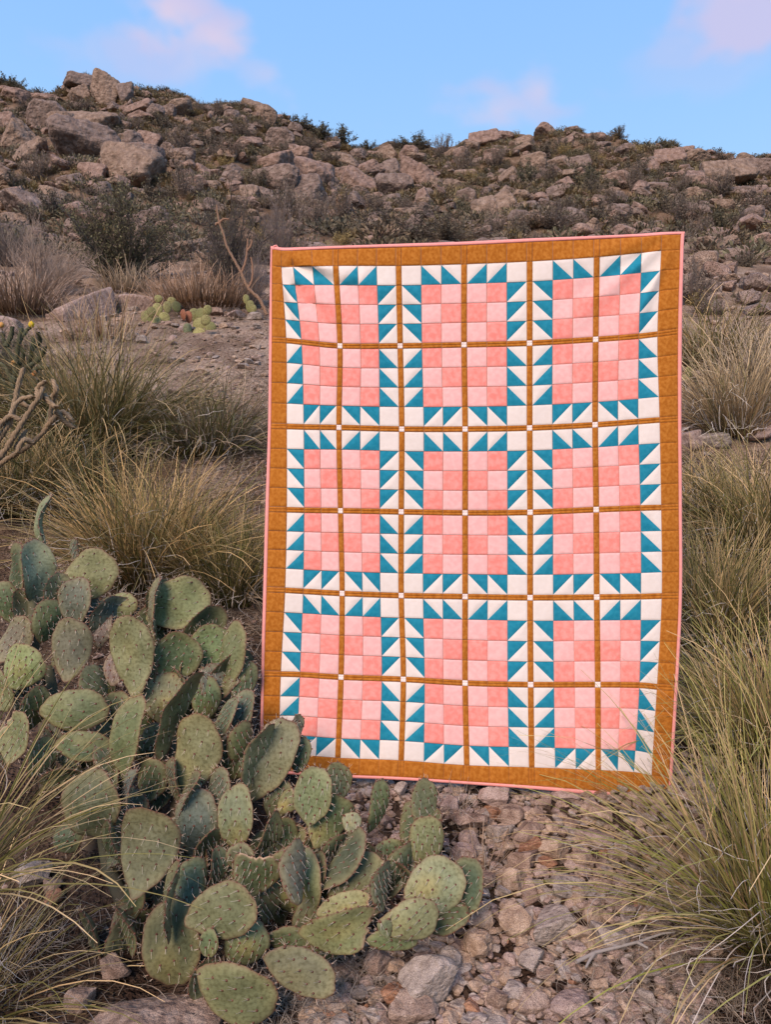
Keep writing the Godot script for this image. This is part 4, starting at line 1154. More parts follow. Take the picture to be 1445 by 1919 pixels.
const PADS_RIGHT := [
	[505, 1427, 164, 80, 25, -1, 1, 0, 0.1], [475, 1417, 134, 30, 22, -2, 2.4, 1, 0], [561, 1414, 68, 42, 8, 0, 1, 3, 0], [555, 1362, 48, 20, 5, 1, 1.6, 2, 0], [587, 1492, 112, 70, 8, -2, 1, 1, 0], [632, 1462, 76, 54, 0, 1, 1, 0, 0], [613, 1535, 110, 86, 22, 0, 1, 0, 0.7], [659, 1542, 38, 36, 0, -1, 1, 1, 0.4],
	[500, 1572, 96, 28, 32, 0, 2.2, 0, 0.4], [540, 1502, 54, 38, 45, 0, 1, 0, 1.0, 0.35, 1.6], [450, 1606, 54, 52, 5, -2, 1, 0, 0], [478, 1634, 90, 86, 22, -2, 1, 3, 0, 0.42, 1.9], [555, 1634, 114, 42, -3, -3, 1.6, 2, 0], [550, 1662, 144, 112, 5, 0, 1, 0, 0.8], [560, 1817, 152, 78, 124, -3, 1, 1, 0.2], [540, 1764, 90, 52, 105, 0, 1, 3, 0],
	[795, 1512, 106, 52, -3, 1, 1.2, 0, 0], [799, 1580, 104, 66, 5, 0, 1, 1, 0.1], [709, 1513, 100, 36, 12, 1, 1.6, 0, 0.2], [648, 1615, 128, 36, 38, -1, 2, 3, 0.1], [622, 1592, 80, 26, 35, 0, 2, 3, 0], [668, 1648, 120, 76, 58, 0, 1, 0, 0], [712, 1660, 90, 34, 4, -2, 2, 2, 0], [750, 1634, 110, 46, 26, 1, 1.4, 3, 0],
	[812, 1665, 124, 98, 55, -1, 1, 1, 0.7], [872, 1670, 130, 62, 16, 0, 1.2, 4, 0], [767, 1728, 114, 76, 82, -3, 1, 1, 0.2], [722, 1740, 38, 28, -10, -3, 1, 1, 0.2], [635, 1744, 154, 84, 78, -2, 1, 0, 0.5, 0.3, 1.2], [650, 1700, 110, 56, 82, -1, 1, 1, 0.7, 0.3, 1.4], [735, 1760, 98, 46, 92, -1, 1, 0, 0.6], [520, 1500, 80, 50, 15, 1, 1, 3, 0.2], [580, 1720, 90, 60, 40, 1, 1, 3, 0.2], [530, 1570, 80, 50, 10, 2, 1, 3, 0.3], [590, 1640, 84, 36, 28, 0, 1.8, 3, 0.2], [690, 1700, 84, 40, 50, 0, 1.5, 3, 0.3], [500, 1690, 84, 40, -12, 0, 1.6, 3, 0.2], [770, 1650, 84, 34, -16, 0, 1.8, 3, 0.1], [600, 1790, 84, 44, 96, 0, 1.4, 3, 0.3], [840, 1720, 80, 40, 60, 0, 1.5, 3, 0.2],
]
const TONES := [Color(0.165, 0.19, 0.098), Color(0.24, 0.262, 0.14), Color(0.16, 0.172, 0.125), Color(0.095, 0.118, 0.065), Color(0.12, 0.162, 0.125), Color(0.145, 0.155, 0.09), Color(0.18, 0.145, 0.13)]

func plant_of_pads(called: String, label: String, where: Vector3, pads: Array, sd: int) -> Node3D:
	var r := RandomNumberGenerator.new()
	r.seed = sd
	var root := base(called, label, "cactus", where)
	var all := pads.duplicate()
	# filler pads, colour darkened to paint shaded gaps deep in the clump, crossing at all angles
	for k in (60 if pads == PADS_LEFT else 22):
		var fx := r.randf_range(5, 430)
		var fy := r.randf_range(1130, 1780)
		if pads == PADS_RIGHT:
			fx = r.randf_range(480, 800)
			fy = r.randf_range(1560, 1740)
		if fy > 1480 and fx < 190 and pads == PADS_LEFT:
			fx += 200.0
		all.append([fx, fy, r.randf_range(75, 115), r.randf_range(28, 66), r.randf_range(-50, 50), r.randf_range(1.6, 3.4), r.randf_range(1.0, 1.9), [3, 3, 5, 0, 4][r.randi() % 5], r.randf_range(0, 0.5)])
	for s in all:
		var depth: float = lerpf(2.98, 2.1, clampf((s[1] - 1080.0) / 790.0, -0.15, 1.0)) + s[5] * 0.045
		if pads == PADS_RIGHT:
			depth = minf(depth, 2.74)
		var l: float = s[2] / F * depth * 1.03
		var see: float = s[3] / F * depth * 1.0
		var w: float = see * s[6]
		var yaw := acos(clampf(1.0 / s[6], 0.1, 1.0)) * (1.0 if r.randf() < 0.5 else -1.0)
		if s[6] <= 1.05:
			yaw = r.randf_range(-0.25, 0.25)
			w *= 1.03
		var ang := deg_to_rad(s[4])
		var up := Vector3(sin(ang), cos(ang), r.randf_range(-0.22, 0.16)).normalized()
		var ez := (Vector3(0, 0.1, 1) - up * up.z).normalized()
		ez = (ez - up * ez.dot(up)).normalized()
		var ex := up.cross(ez).normalized()
		var b := Basis(ex, up, ez).orthonormalized() * Basis(Vector3.UP, yaw)
		var tone: Color = TONES[int(s[7])] * Color(r.randf_range(0.86, 1.1), r.randf_range(0.92, 1.06), r.randf_range(0.84, 1.12)) * r.randf_range(0.8, 1.15)
		var pair := pad_mesh(r, l, w, tone, s[8], s[9] if s.size() > 9 else 0.0, s[10] if s.size() > 10 else 0.0)
		var o := part("pad", pair[0], mats.pad, root)
		o.transform = Transform3D(b, at(s[0], s[1], depth) - b.y * l * 0.5 - where)
		part("spines", pair[1], mats.spine, o, true)
	return root

func build_cactus() -> void:
	var p := foot(330, 1800)
	var big := plant_of_pads("prickly_pear", "large prickly pear of many stacked pads at lower left", p, PADS_LEFT, 401)
	# woody old stems that carry the pads
	var st := Geo.new()
	for q in [[330, 1830, 2.25, 300, 1650, 2.45], [260, 1800, 2.35, 190, 1560, 2.6], [330, 1760, 2.4, 370, 1560, 2.55], [250, 1690, 2.5, 230, 1330, 2.8], [170, 1600, 2.7, 90, 1250, 2.95], [330, 1600, 2.6, 330, 1280, 2.95], [90, 1480, 2.8, 60, 1120, 3.05], [410, 1560, 2.55, 430, 1300, 2.9]]:
		var a := at(q[0], q[1], q[2]) - p
		var b := at(q[3], q[4], q[5]) - p
		st.tube(PackedVector3Array([a, a.lerp(b, 0.35) + Vector3(0.01, 0, 0), a.lerp(b, 0.7) - Vector3(0.012, 0, 0), b]), 0.03, 0.018, 8, Color(0.1, 0.075, 0.055), Color(0.1, 0.1, 0.06))
	part("woody_stems", st.made(), mats.twig, big)
	p = foot(640, 1760)
	plant_of_pads("prickly_pear", "low prickly pear spreading right of the large one below the quilt", p, PADS_RIGHT, 402)
	# small plants beyond
	var far := [
		["small prickly pear cluster left of the reddish dying pads", [[296, 560, 14, 15], [321, 565, 16, 16], [295, 580, 24, 18], [313, 576, 22, 16], [275, 595, 26, 22], [308, 597, 24, 20], [293, 605, 22, 16], [330, 575, 20, 18], [283, 585, 20, 16]], [0, 1, 1, 1, 0, 1, 1, 3, 0]],
		["small prickly pear cluster with reddish dying pads", [[364, 590, 24, 20], [374, 590, 26, 20], [388, 582, 20, 16], [374, 610, 28, 26], [394, 616, 26, 22], [351, 618, 24, 16], [372, 627, 26, 24], [353, 594, 22, 14], [343, 590, 20, 14], [385, 600, 20, 18]], [1, 0, 1, 1, 1, 4, 1, 7, 7, 1]],
		["tiny prickly pear at the quilt's left edge under the dead stalk", [[461, 561, 18, 12], [468, 574, 22, 16], [474, 580, 18, 14]], [1, 0, 1]],
		["tiny pale prickly pear against the quilt's right edge", [[1292, 700, 26, 22], [1284, 712, 20, 18]], [1, 1]],
	]
	var r := RandomNumberGenerator.new()
	r.seed = 403
	for c in far:
		var q: Array = c[1][c[1].size() - 1]
		var ft := foot(q[0], q[1] + 14)
		var root := base("small_prickly_pear", c[0], "cactus", ft, "small prickly pears on the bare patch")
		for k in c[1].size():
			var s: Array = c[1][k]
			var depth: float = -ft.z - 0.06 * k + 0.15
			var tone: Color = Color(0.33, 0.13, 0.07) if c[2][k] == 7 else TONES[c[2][k]] * Color(1.35, 1.2, 0.9)
			var g := Geo.new()
			tone = tone * r.randf_range(0.75, 1.15)
			var l: float = s[2] / F * depth * 1.08
			var w: float = s[3] / F * depth * 1.05
			for side in [1.0, -1.0]:
				var first := g.v.size()
				for ring in [0.0, 0.6, 0.9, 1.0]:
					for j in 16:
						var phi := TAU * j / 16.0
						g.v.append(Vector3(cos(phi) * (1.0 + 0.15 * sin(phi)) * w * 0.5 * ring, (sin(phi) * ring + 1.0) * l * 0.5, side * 0.015 * sqrt(1.0 - ring * ring)))
						g.c.append(tone.lerp(Color(0.17, 0.1, 0.06), 0.8 if ring == 1.0 else 0.0))
				for k2 in 3:
					for j in 16:
						var a := first + k2 * 16 + j
						var b := first + k2 * 16 + (j + 1) % 16
						g.tri(a, a + 16, b)
						g.tri(b, a + 16, b + 16)
						if side < 0.0:
							var e := g.ix.size()
							var t := g.ix[e - 5]
							g.ix[e - 5] = g.ix[e - 4]
							g.ix[e - 4] = t
							t = g.ix[e - 2]
							g.ix[e - 2] = g.ix[e - 1]
							g.ix[e - 1] = t
			g.soften()
			var sp := Geo.new()
			for j in 22:
				var q2 := Vector2(r.randf_range(-0.75, 0.75), r.randf_range(-0.8, 0.8))
				if q2.length() < 0.85:
					sp.bump(Vector3(q2.x * w * 0.5, (q2.y + 1.0) * l * 0.5, 0.013), Vector3.BACK, 0.004, 0.004, Color(0.16, 0.1, 0.06))
			var o := part("pad", g.made(), mats.pad, root)
			var lean := r.randf_range(-0.35, 0.35)
			var bs := Basis(Vector3(0, 0, 1), lean) * Basis(Vector3.UP, r.randf_range(-0.6, 0.6))
			o.transform = Transform3D(bs, at(s[0], s[1], depth) - bs.y * l * 0.5 - ft)
			part("spines", sp.made(), mats.spine, o, true)

func cane(g: Geo, p: PackedVector3Array, r0: float, r1: float, col: Color, r: RandomNumberGenerator) -> void:
	# a knobbly cholla cane: a tube whose skin rises in spiral tubercles
	var c := Curve3D.new()
	for q in p:
		c.add_point(q)
	for k in range(1, p.size() - 1):
		var t := (p[k + 1] - p[k - 1]) * 0.18
		c.set_point_in(k, -t)
		c.set_point_out(k, t)
	var l := c.get_baked_length()
	var m := int(l / (r0 * 0.8)) + 2
	var first := g.v.size()
	var side := Vector3.RIGHT
	for k in m:
		var q := c.sample_baked(l * k / (m - 1), true)
		var q2 := c.sample_baked(minf(l, l * (k + 0.5) / (m - 1)), true)
		var t := (q2 - q).normalized() if q2 != q else Vector3.UP
		if absf(t.dot(side)) > 0.95:
			side = Vector3.BACK
		side = (side - t * side.dot(t)).normalized()
		var up := t.cross(side)
		var rad := lerpf(r0, r1, float(k) / m)
		for j in 10:
			var a := TAU * j / 10.0
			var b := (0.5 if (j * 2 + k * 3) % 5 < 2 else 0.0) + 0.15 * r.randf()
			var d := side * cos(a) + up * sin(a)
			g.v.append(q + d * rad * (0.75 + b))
			g.c.append(col * (0.55 + 1.1 * b))  # relief shading put into the colour: knobs lighter, hollows darker
	for k in m - 1:
		for j in 10:
			var a := first + k * 10 + j
			var b := first + k * 10 + (j + 1) % 10
			g.tri(a, b, a + 10)
			g.tri(b, b + 10, a + 10)

func cholla(called: String, label: String, where: Vector3, d: float, canes: Array, r0: float, col: Color, sd: int) -> Node3D:
	var r := RandomNumberGenerator.new()
	r.seed = sd
	var root := base(called, label, "cactus", where)
	for c in canes:
		var g := Geo.new()
		var p := PackedVector3Array()
		var z := r.randf_range(-0.12, 0.12)
		for k in range(0, c.size(), 2):
			p.append(at(c[k], c[k + 1], d + z + r.randf_range(-0.03, 0.03)) - where)
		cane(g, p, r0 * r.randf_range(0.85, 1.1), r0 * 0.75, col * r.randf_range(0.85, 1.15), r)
		g.soften()
		var sp := Geo.new()
		for k in range(0, g.v.size(), 3):
			var out := (g.n[k] + Vector3(r.randf_range(-0.5, 0.5), r.randf_range(-0.5, 0.5), r.randf_range(-0.5, 0.5))).normalized()
			sp.cone(g.v[k], out, r0 * 0.09, r0 * r.randf_range(0.6, 1.5), Color(0.35, 0.28, 0.2), Color(0.5, 0.42, 0.32))
		var o := part("cane", g.made(), mats.twig, root)
		part("spines", sp.made(), mats.spine, o, true)
	return root

func build_chollas() -> void:
	var w := at(-30, 880, 4.2)
	cholla("cane_cholla", "tan cane cholla with knobbly bent canes at the left edge", Vector3(w.x, ground(w.x, w.z), w.z), 4.2, [
		[-40, 920, 0, 870, 50, 838, 88, 800, 95, 765, 100, 745], [-30, 890, 8, 845, 30, 810, 52, 775, 72, 745, 80, 725], [-20, 850, 12, 800, 24, 765, 40, 748, 62, 744], [30, 840, 40, 820, 48, 805], [80, 740, 98, 760, 105, 762], [88, 800, 100, 785, 118, 772, 135, 790], [100, 745, 104, 730, 98, 712], [15, 800, 26, 760, 34, 720, 44, 690], [-30, 830, 0, 795, 20, 780, 40, 790], [60, 830, 44, 825, 30, 850], [104, 770, 120, 790, 140, 802], [40, 755, 56, 765], [70, 745, 70, 728, 84, 715],
	], 0.0145, Color(0.27, 0.2, 0.13), 501)
	w = at(20, 760, 5.6)
	var ch := cholla("green_cholla", "dark green branching cholla with yellow fruit at the left edge", Vector3(w.x, ground(w.x, w.z), w.z), 5.6, [
		[20, 770, 24, 720, 30, 680, 34, 640, 40, 615], [24, 720, 50, 690, 60, 650, 62, 630], [30, 680, 10, 650, 4, 625], [34, 640, 48, 620, 58, 612], [22, 740, -5, 700, -15, 660], [50, 690, 75, 670, 84, 650], [10, 650, 20, 628, 22, 612], [24, 720, 10, 690, -2, 680], [60, 650, 74, 640, 70, 622], [20, 760, 55, 740, 70, 712], [30, 690, 42, 668, 38, 650], [62, 700, 70, 690, 90, 690],
	], 0.016, Color(0.1, 0.105, 0.065), 502)
	for q in [[58, 608, 0.02, Color(0.6, 0.42, 0.03)], [2, 609, 0.018, Color(0.5, 0.27, 0.08)], [64, 700, 0.018, Color(0.42, 0.2, 0.08)], [24, 680, 0.016, Color(0.45, 0.25, 0.09)]]:
		var g := Geo.new()
		var mesh := icosphere(2)
		for dir: Vector3 in mesh[0]:
			g.v.append(dir * q[2] * (1.0 + 0.12 * sin(dir.x * 9.0) * sin(dir.y * 8.0)) * Vector3(1, 1.15, 1))
			g.c.append(q[3])
		g.ix = mesh[1].duplicate()
		g.soften()
		var o := part("fruit", g.made(), mats.spine, ch)
		o.position = at(q[0], q[1], 5.5) - ch.position
	# dead stalk by the quilt
	w = at(492, 585, 9.0)
	var st := Geo.new()
	var stalk := base("dead_cholla_stalk", "orange brown dead cholla stalk leaning left of the quilt's top corner", "dead cactus", Vector3(w.x, ground(w.x, w.z), w.z))
	var r := RandomNumberGenerator.new()
	r.seed = 55
	var runs := [[500, 590, 485, 560, 465, 540, 452, 512, 440, 490, 425, 462, 419, 440, 411, 418, 407, 398, 406, 384], [411, 418, 418, 411, 430, 411], [411, 419, 405, 419, 404, 424], [452, 512, 460, 490, 463, 465, 464, 447], [463, 470, 470, 460, 472, 450], [465, 540, 472, 525, 473, 500, 470, 482]]
	for c in runs:
		var g := Geo.new()
		var p := PackedVector3Array()
		for k in range(0, c.size(), 2):
			p.append(at(c[k], c[k + 1], 9.0) - stalk.position)
		var thick := 0.032 if c.size() > 12 else 0.022
		if c == runs[0]:
			cane(g, p, 0.02, 0.009, Color(0.27, 0.175, 0.12), r)
		else:
			cane(g, p, thick * 0.65, 0.008, Color(0.28, 0.17, 0.115), r)
		g.soften()
		part("stalk", g.made(), mats.twig, stalk)
	# fallen grey stick in the rubble
	var s := base("fallen_stick", "fallen forked grey stick on the rubble beside the right grass", "stick", foot(1175, 1790))
	for c in [[1080, 1832, 1115, 1815, 1150, 1800, 1195, 1790, 1240, 1778, 1265, 1775], [1150, 1800, 1165, 1785, 1180, 1778], [1195, 1790, 1215, 1800], [1115, 1815, 1105, 1826, 1098, 1840]]:
		var p := PackedVector3Array()
		for k in range(0, c.size(), 2):
			var q := foot(c[k], c[k + 1])
			p.append(q + Vector3(0, 0.035, 0.0) - s.position)
		st = Geo.new()
		st.tube(p, 0.006, 0.003, 6, Color(0.3, 0.27, 0.25), Color(0.36, 0.33, 0.3))
		part("branch", st.made(), mats.twig, s)

# ---------------------------------------------------------------- quilt
const BORD := 1.05
const SASH := 0.28
var ks := []
var kt := []
# measured lattice of the hanging quilt: rows top to bottom, columns outer edge, border seam, first patch, five sashes, last patch, border seam, outer edge
const QX := [
	[507, 527, 546, 629, 747, 870, 993, 1119, 1203, 1241, 1284], [506, 527, 549, 629, 747, 870, 993, 1119, 1203, 1240, 1282],
	[504, 536, 565, 637, 750, 870, 993, 1117, 1198, 1233, 1279], [502, 537, 569, 635, 753, 872, 993, 1116, 1197, 1237, 1278], [497, 537, 570, 638, 752, 872, 994, 1118, 1201, 1240, 1279], [493, 534, 568, 641, 752, 872, 994, 1119, 1202, 1241, 1279], [489, 526, 562, 639, 756, 872, 995, 1121, 1199, 1232, 1271],
	[487, 522, 556, 633, 752, 875, 997, 1122, 1189, 1222, 1261], [485, 520, 553, 631, 751, 875, 998, 1123, 1188, 1222, 1258],
]
const QY := [
	[461, 464, 464, 461, 457, 453, 447, 442, 438, 435, 434], [497, 500, 500, 498, 498, 495, 490, 482, 474, 470, 468],
	[636, 638, 641, 648, 648, 646, 643, 636, 630, 626, 620], [798, 799, 800, 801, 804, 804, 802, 796, 790, 787, 785], [954, 955, 956, 957, 959, 961, 960, 955, 952, 951, 950], [1104, 1106, 1108, 1112, 1116, 1118, 1120, 1119, 1118, 1117, 1117], [1262, 1263, 1264, 1269, 1273, 1280, 1283, 1283, 1284, 1287, 1290],
	[1412, 1413, 1414, 1420, 1425, 1434, 1438, 1443, 1447, 1453, 1458], [1448, 1450, 1452, 1457, 1462, 1470, 1479, 1490, 1496, 1500, 1505],
]
const QD := [
	[85, 45, 15, 0, 5, 0, -4, 0, 4, 8, 20], [82, 44, 14, -2, 4, 2, -3, 0, 4, 6, 14], [52, 28, 6, -6, 4, 6, -2, 2, 0, 4, 10], [34, 18, 2, -2, 0, 4, 0, 0, 2, 2, 6], [18, 8, 0, 2, -2, 4, 2, -2, 0, 2, 6], [8, 4, 0, 0, 2, 0, 4, 0, 0, 0, 4], [10, 4, 0, 4, -2, 4, 0, 4, 2, 6, 10], [20, 8, 2, 6, -4, 6, -2, 6, 10, 16, 26], [22, 10, 2, 8, -4, 6, -4, 8, 14, 20, 34],
]
const QUILT_D := 2.86

func knots() -> void:
	ks = [0.0, BORD, BORD + 1.0]
	var s := BORD + 3.0
	for k in 5:
		ks.append(s + SASH * 0.5)
		s += SASH + 3.0
	ks.append(s - 1.0)
	ks.append(s)
	ks.append(s + BORD)
	kt = [0.0, BORD]
	var t := BORD + 4.0
	for k in 5:
		kt.append(t + SASH * 0.5)
		t += SASH + 4.0
	kt.append(t)
	kt.append(t + BORD)

func weights(kn: Array, x: float) -> Array:
	var m := kn.size()
	var k := 0
	while k < m - 2 and x > kn[k + 1]:
		k += 1
	var h: float = kn[k + 1] - kn[k]
	var u: float = (x - kn[k]) / h
	var h00: float = (1.0 + 2.0 * u) * (1.0 - u) * (1.0 - u)
	var h10: float = u * (1.0 - u) * (1.0 - u) * h
	var h01: float = u * u * (3.0 - 2.0 * u)
	var h11: float = u * u * (u - 1.0) * h
	var w := {k: h00, k + 1: h01}
	for e in [[k, h10], [k + 1, h11]]:
		var a := maxi(int(e[0]) - 1, 0)
		var b := mini(int(e[0]) + 1, m - 1)
		var q: float = e[1] / (kn[b] - kn[a])
		w[a] = w.get(a, 0.0) - q
		w[b] = w.get(b, 0.0) + q
	return [w.keys(), w.values()]

func quilt_at(s: float, t: float) -> Vector3:
	var ws := weights(ks, s)
	var wt := weights(kt, t)
	var x := 0.0
	var y := 0.0
	var dd := 0.0
	for i in ws[0].size():
		for j in wt[0].size():
			var w: float = ws[1][i] * wt[1][j]
			x += w * QX[wt[0][j]][ws[0][i]]
			y += w * QY[wt[0][j]][ws[0][i]]
			dd += w * QD[wt[0][j]][ws[0][i]]
	# drag folds from the held corners and soft ripples of hanging cloth
	var c1 := Vector2(s, t)
	var a1 := atan2(c1.y, c1.x)
	var f1 := 7.5 * (sin(a1 * 17.0) + 0.55 * sin(a1 * 31.0 + 1.0)) * exp(-pow((c1.length() - 3.2) / 3.4, 2.0)) * smoothstep(0.2, 2.4, c1.length())
	var s2: float = ks[ks.size() - 1]
	var c2 := Vector2(s2 - s, t)
	var a2 := atan2(c2.y, c2.x)
	var f2 := 6.0 * (sin(a2 * 15.0 + 1.0) + 0.5 * sin(a2 * 27.0)) * exp(-pow((c2.length() - 3.0) / 3.2, 2.0)) * smoothstep(0.2, 2.4, c2.length())
	var f3 := 2.5 * sin(s * 1.35 + 0.25 * t) * smoothstep(0.0, 27.0, t) + 2.0 * n_mid.get_noise_2d(s * 0.55, t * 0.4)
	f3 += 2.2 * n_fine.get_noise_2d(s * 0.2, t * 0.13) + 0.9 * n_fine.get_noise_2d(s * 0.75 + 9.0, t * 0.3)
	return at(x, y, QUILT_D + (dd + f1 + f2 + f3) * 0.001)

const CELL := [0.0, 0.04, 0.12, 0.5, 0.88, 0.96, 1.0]

func puffed(s: float, t: float, e: float, high: float) -> Vector3:
	var q := 1.0 - minf(e / 0.1, 1.0)
	var p := quilt_at(s, t)
	return p + (EYE - p).normalized() * high * (1.0 - q * q)

func add_cell(g: Geo, s0: float, t0: float, s1: float, t1: float, high := 0.0024) -> void:
	var first := g.v.size()
	for j in CELL:
		for i in CELL:
			var e := minf(minf(i, 1.0 - i) * (s1 - s0), minf(j, 1.0 - j) * (t1 - t0))
			g.v.append(puffed(lerpf(s0, s1, i), lerpf(t0, t1, j), e, high))
	for j in 6:
		for i in 6:
			var a := first + j * 7 + i
			g.tri(a, a + 1, a + 7)
			g.tri(a + 1, a + 8, a + 7)

func add_half(g: Geo, a: Vector2, b: Vector2, c: Vector2) -> void:
	var first := g.v.size()
	var cuts := [0.0, 0.06, 0.2, 0.5, 0.8, 0.94, 1.0]
	var idx := {}
	for i in 7:
		for j in 7 - i:
			var u: float = cuts[i]
			var v: float = (1.0 - u) * j / maxf(6.0 - i, 1.0)
			var p := a * (1.0 - u - v) + b * u + c * v
			idx[i * 10 + j] = g.v.size()
			g.v.append(puffed(p.x, p.y, minf(minf(u, v), 1.0 - u - v) * 0.8, 0.0024))
	for i in 6:
		for j in 6 - i:
			g.tri(idx[i * 10 + j], idx[(i + 1) * 10 + j], idx[i * 10 + j + 1])
			if j < 5 - i:
				g.tri(idx[(i + 1) * 10 + j], idx[(i + 1) * 10 + j + 1], idx[i * 10 + j + 1])

func face_out(g: Geo) -> ArrayMesh:
	g.soften()
	for k in g.n.size():
		if g.n[k].z < 0.0:
			g.n[k] = -g.n[k]
	return g.made()

func build_quilt() -> void:
	knots()
	var root := base("patchwork_quilt", "pink teal and rust patchwork quilt hanging upright on the slope", "quilt", Vector3(0, 0.36, -QUILT_D))
	var back := -root.position
	var put := func(called: String, g: Geo, m: String) -> void:
		for k in g.v.size():
			g.v[k] += back
		part(called, face_out(g), mats[m], root)
	var gs := []
	var gt := []
	for k in 6:
		gs.append(BORD + k * (3.0 + SASH))
		gt.append(BORD + k * (4.0 + SASH))
	for J in 6:
		for I in 6:
			var left := I % 2 == 0
			var top := J % 2 == 0
			for r in 4:
				for c in 3:
					var s0: float = gs[I] + c
					var t0: float = gt[J] + r
					var outer_c := c == (0 if left else 2)
					var outer_r := r == (0 if top else 3)
					var g := Geo.new()
					if outer_c and outer_r:
						add_cell(g, s0, t0, s0 + 1, t0 + 1)
						put.call("cream_patch", g, "cream_cloth")
					elif not outer_c and not outer_r:
						add_cell(g, s0, t0, s0 + 1, t0 + 1)
						var ci := c - 1 if left else 1 - c
						var ri := r - 1 if top else r
						if (ci + ri) % 2 == 0:
							put.call("deep_pink_patch", g, "deep_pink_cloth")
						else:
							put.call("light_pink_patch", g, "light_pink_cloth")
					else:
						# half square triangles; the teal corner points along the star's rays
						var tl := Vector2(s0, t0)
						var tr := Vector2(s0 + 1, t0)
						var bl := Vector2(s0, t0 + 1)
						var br := Vector2(s0 + 1, t0 + 1)
						var teal_right: bool
						var teal_top: bool
						if outer_r:
							teal_top = not top
							teal_right = not left
						else:
							teal_top = top
							teal_right = left
						var corner := (tr if teal_right else tl) if teal_top else (br if teal_right else bl)
						var opp := (bl if teal_right else br) if teal_top else (tl if teal_right else tr)
						var e1 := (tl if teal_right else tr) if teal_top else (bl if teal_right else br)
						var e2 := (br if teal_right else bl) if teal_top else (tr if teal_right else tl)
						add_half(g, corner, e1, e2)
						put.call("teal_triangle", g, "teal_cloth")
						g = Geo.new()
						add_half(g, opp, e1, e2)
						put.call("cream_triangle", g, "cream_cloth")
	for J in 6:
		for I in 6:
			if I < 5:
				var s0: float = gs[I] + 3.0
				var g := Geo.new()
				for k in 4:
					add_cell(g, s0, gt[J] + k, s0 + SASH, gt[J] + k + 1, 0.004)
				put.call("sashing_strip", g, "rust_cloth")
			if J < 5:
				var t0: float = gt[J] + 4.0
				var g := Geo.new()
				for k in 3:
					add_cell(g, gs[I] + k, t0, gs[I] + k + 1, t0 + SASH * 0.5, 0.004)
					add_cell(g, gs[I] + k, t0 + SASH * 0.5, gs[I] + k + 1, t0 + SASH, 0.004)
				put.call("sashing_strip", g, "rust_cloth")
			if I < 5 and J < 5:
				var s0: float = gs[I] + 3.0
				var t0: float = gt[J] + 4.0
				var g := Geo.new()
				for q in 4:
					add_cell(g, s0 + (q % 2) * SASH * 0.5, t0 + (q / 2) * SASH * 0.5, s0 + (q % 2 + 1) * SASH * 0.5, t0 + (q / 2 + 1) * SASH * 0.5, 0.003)
				put.call("cornerstone", g, "white_cloth")
	# border strips, quilted in line with the patches
	var S: float = ks[ks.size() - 1]
	var T: float = kt[kt.size() - 1]
	var bind := 0.17
	var s_marks := [bind, BORD]
	for I in 6:
		for c in range(1, 4):
			s_marks.append(gs[I] + c)
		if I < 5:
			s_marks.append(gs[I] + 3.0 + SASH * 0.5)
			s_marks.append(gs[I] + 3.0 + SASH)
	s_marks.append(S - bind)
	var t_marks := [BORD]
	for J in 6:
		for c in range(1, 5):
			t_marks.append(gt[J] + c)
		if J < 5:
			t_marks.append(gt[J] + 4.0 + SASH * 0.5)
			t_marks.append(gt[J] + 4.0 + SASH)
	for e in 4:
		var g := Geo.new()
		if e < 2:
			for k in s_marks.size() - 1:
				add_cell(g, s_marks[k], bind if e == 0 else T - BORD, s_marks[k + 1], BORD if e == 0 else T - bind, 0.0035)
		else:
			for k in t_marks.size() - 1:
				add_cell(g, bind if e == 2 else S - BORD, t_marks[k], BORD if e == 2 else S - bind, t_marks[k + 1], 0.0035)
		put.call("border_strip", g, "rust_cloth")
	# rolled binding on the four edges, and the plain backing cloth
	for e in 4:
		var g := Geo.new()
		var m := 60
		for k in m + 1:
			var f := float(k) / m
			var mid: Vector3
			var inn: Vector3
			if e == 0:
				mid = quilt_at(f * S, bind * 0.5)
				inn = quilt_at(f * S, bind) - mid
			elif e == 1:
				mid = quilt_at(f * S, T - bind * 0.5)
				inn = quilt_at(f * S, T - bind) - mid
			elif e == 2:
				mid = quilt_at(bind * 0.5, f * T)
				inn = quilt_at(bind, f * T) - mid
			else:
				mid = quilt_at(S - bind * 0.5, f * T)
				inn = quilt_at(S - bind, f * T) - mid
			var nn := (EYE - mid).normalized()
			for j in 8:
				var a := TAU * j / 8.0
				g.v.append(mid + inn * cos(a) * 1.04 + nn * (sin(a) * 0.0055 - 0.002))
		for k in m:
			for j in 8:
				var a := k * 8 + j
				var b := k * 8 + (j + 1) % 8
				g.tri(a, b, a + 8)
				g.tri(b, b + 8, a + 8)
		g.soften()
		var mc := g.v[0] * 0.0
		for j in 8:
			mc += g.v[j] / 8.0
		if g.n[0].dot(g.v[0] - mc) < 0.0:
			for k in g.n.size():
				g.n[k] = -g.n[k]
		for k in g.v.size():
			g.v[k] += back
		part("binding", g.made(), mats.binding_cloth, root)
	var bk := Geo.new()
	for j in 41:
		for i in 33:
			var p := quilt_at(lerpf(0.05, S - 0.05, i / 32.0), lerpf(0.05, T - 0.05, j / 40.0))
			bk.v.append(p - (EYE - p).normalized() * 0.018 + back)
	for j in 40:
		for i in 32:
			var a := j * 33 + i
			bk.tri(a, a + 1, a + 33)
			bk.tri(a + 1, a + 34, a + 33)
	bk.soften()
	if bk.n[0].z > 0.0:
		for k in bk.n.size():
			bk.n[k] = -bk.n[k]
	part("backing", bk.made(), mats.cream_cloth, root)
	# quilting thread sunk into every seam
	var th := Geo.new()
	var runs := []
	for s in s_marks:
		if gs.any(func(q): return absf(s - q - 3.0 - SASH * 0.5) < 0.01):
			continue
		if s > bind and s < S - bind:
			runs.append([s, bind, s, T - bind])
